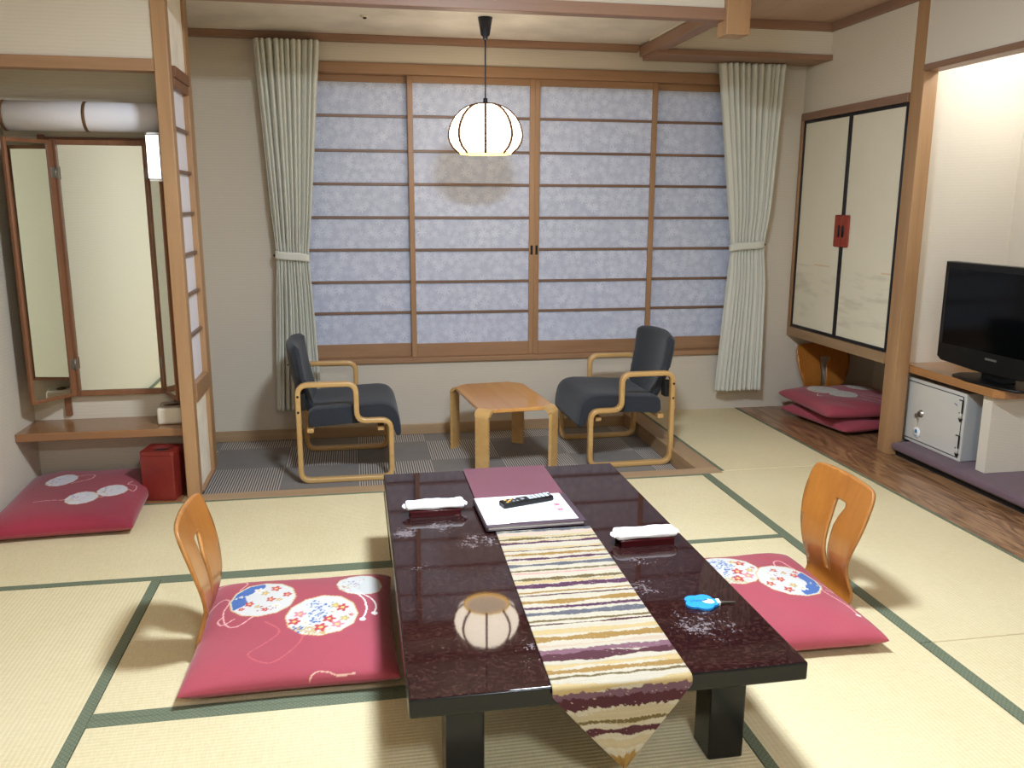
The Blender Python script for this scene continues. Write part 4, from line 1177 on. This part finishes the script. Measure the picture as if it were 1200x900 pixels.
bm = bmesh.new(); add_prism(bm, [(.101, .066), (.123, .066), (.123, .078), (.126, .078), (.112, .090), (.098, .078), (.101, .078)], -.0146, -.0138, 'X'); add_box(bm, -.0146, -.0138, .098, .126, .053, .056); add_box(bm, -.0146, -.0138, .102, .122, .048, .050)
obj('tag_print', bm, 'tagblue', dr)
M['badge'] = plain('badge_violet', rgb(120, 118, 170), .4)
bm = bmesh.new(); add_prism(bm, [(-.165, .305), (-.185, .300), (-.190, .292), (-.172, .296)], -.0075, -.006, 'X'); obj('badge', bm, 'badge', dr)

tv = thing('television', 'black flat screen television on the wooden counter in the right alcove', 'television', (3.155, 3.745, .5222), R(2))
W2, zb, zt_ = .395, .062, .592
bm = bmesh.new(); add_prism(bm, [(-W2, zb+.02), (-W2+.03, zb), (-.1, zb-.014), (.1, zb-.014), (W2-.03, zb), (W2, zb+.02), (W2, zt_), (-W2, zt_)], -.035, .03, 'X', .006)
obj('housing', bm, 'black', tv)
obj('screen', box(-.037, -.033, -W2+.035, W2-.035, zb+.095, zt_-.035), 'screen', tv)
bm = bmesh.new()
bm.free()
for a in (W2-.028, -W2+.016): obj('side_strip', box(-.0365, -.034, a, a+.012, zb+.10, zt_-.06), 'screen2', tv)
obj('rear_bulge', box(.028, .075, -.26, .26, .14, .50, .02, 3), 'matblack', tv)
obj('neck', box(-.012, .05, -.085, .085, .012, .09, .006), 'black', tv)
bm = bmesh.new(); add_prism(bm, [(-.10, -.10), (-.07, -.22), (0, -.25), (.12, -.22), (.14, 0), (.12, .22), (0, .25), (-.07, .22), (-.10, .10)], 0, .014, 'Z', .005); obj('stand_base', bm, 'black', tv)
bm = bmesh.new(); x = .0
for k in range(7): add_box(bm, -.0375, -.0352, .033-k*.011, .0415-k*.011, .118, .128)          # small grey unreadable maker's line
obj('maker_mark', bm, 'cap', tv)

# ceiling bits
cd = thing('ceiling_detector', 'small round detector on the veranda ceiling', 'detector', (.09, 4.95, ZV))
bm = bmesh.new(); add_lathe(bm, [(.022, 0), (.022, -.006), (.012, -.009), (.001, -.009)], 24); obj('plate', bm, 'detector', cd)
bm = bmesh.new(); add_lathe(bm, [(.010, -.009), (.009, -.016), (.001, -.018)], 16); obj('sensor', bm, 'matblack', cd)
cl = thing('ceiling_light', 'round ceiling light over the low table', 'ceiling light', (.62, 2.3, ZC))
bm = bmesh.new(); add_lathe(bm, [(.001, 0), (.20, 0), (.205, -.03), (.19, -.032)], 48); obj('housing', bm, 'white', cl)
bm = bmesh.new(); add_lathe(bm, [(.190, -.032), (.185, -.055), (.14, -.07), (.001, -.075)], 48); obj('diffuser', bm, 'lamp_main', cl)
el = thing('rear_fill_light', 'added round fill light near the rear wall', 'ceiling light', (.5, -.7, ZC))  # unseen lamp added behind the camera as fill for the room
bm = bmesh.new(); add_lathe(bm, [(.001, 0), (.20, 0), (.205, -.03), (.19, -.032)], 48); obj('housing', bm, 'white', el)
bm = bmesh.new(); add_lathe(bm, [(.190, -.032), (.185, -.055), (.14, -.07), (.001, -.075)], 48); obj('diffuser', bm, 'lamp_fill', el)
al = thing('alcove_ceiling_light', 'slim tube light behind the alcove lintel', 'alcove light', (3.42, 3.85, 2.42))
obj('housing', box(-.03, .03, -.30, .30, -.03, 0, .004), 'white', al)
bm = bmesh.new(); add_tube(bm, [(0, -.28, -.045), (0, .28, -.045)], .018, 12); obj('tube', bm, 'lamp_alcove', al)

# ================================================================== CAMERA
cam = bpy.data.cameras.new('camera'); co = bpy.data.objects.new('camera', cam); COL.objects.link(co)
yaw, pit, rol = R(10.267), R(11.80), R(.22)
fw = Vector((math.sin(yaw)*math.cos(pit), math.cos(yaw)*math.cos(pit), -math.sin(pit)))
rt = Vector((math.cos(yaw), -math.sin(yaw), 0)); up = rt.cross(fw)
r2_ = math.cos(rol)*rt+math.sin(rol)*up; u2_ = -math.sin(rol)*rt+math.cos(rol)*up
co.matrix_world = Matrix(((r2_.x, u2_.x, -fw.x, 0), (r2_.y, u2_.y, -fw.y, 0), (r2_.z, u2_.z, -fw.z, 1.4), (0, 0, 0, 1)))
cam.sensor_width = 36; cam.lens = 36*1006.1/1200; cam.clip_start = .05
SC.camera = co
w = bpy.data.worlds.new('World'); SC.world = w; w.use_nodes = True
w.node_tree.nodes['Background'].inputs[0].default_value = (.5, .55, .65, 1); w.node_tree.nodes['Background'].inputs[1].default_value = .05
SC.view_settings.view_transform = 'Standard'; SC.view_settings.look = 'None'
SC.view_settings.gamma = 1; SC.view_settings.use_curve_mapping = False
SC.view_settings.exposure = 0.85
cy = SC.cycles
cy.max_bounces = 10; cy.diffuse_bounces = 6; cy.glossy_bounces = 6; cy.use_denoising = True
cy.sample_clamp_indirect = 6; cy.caustics_reflective = False; cy.caustics_refractive = False
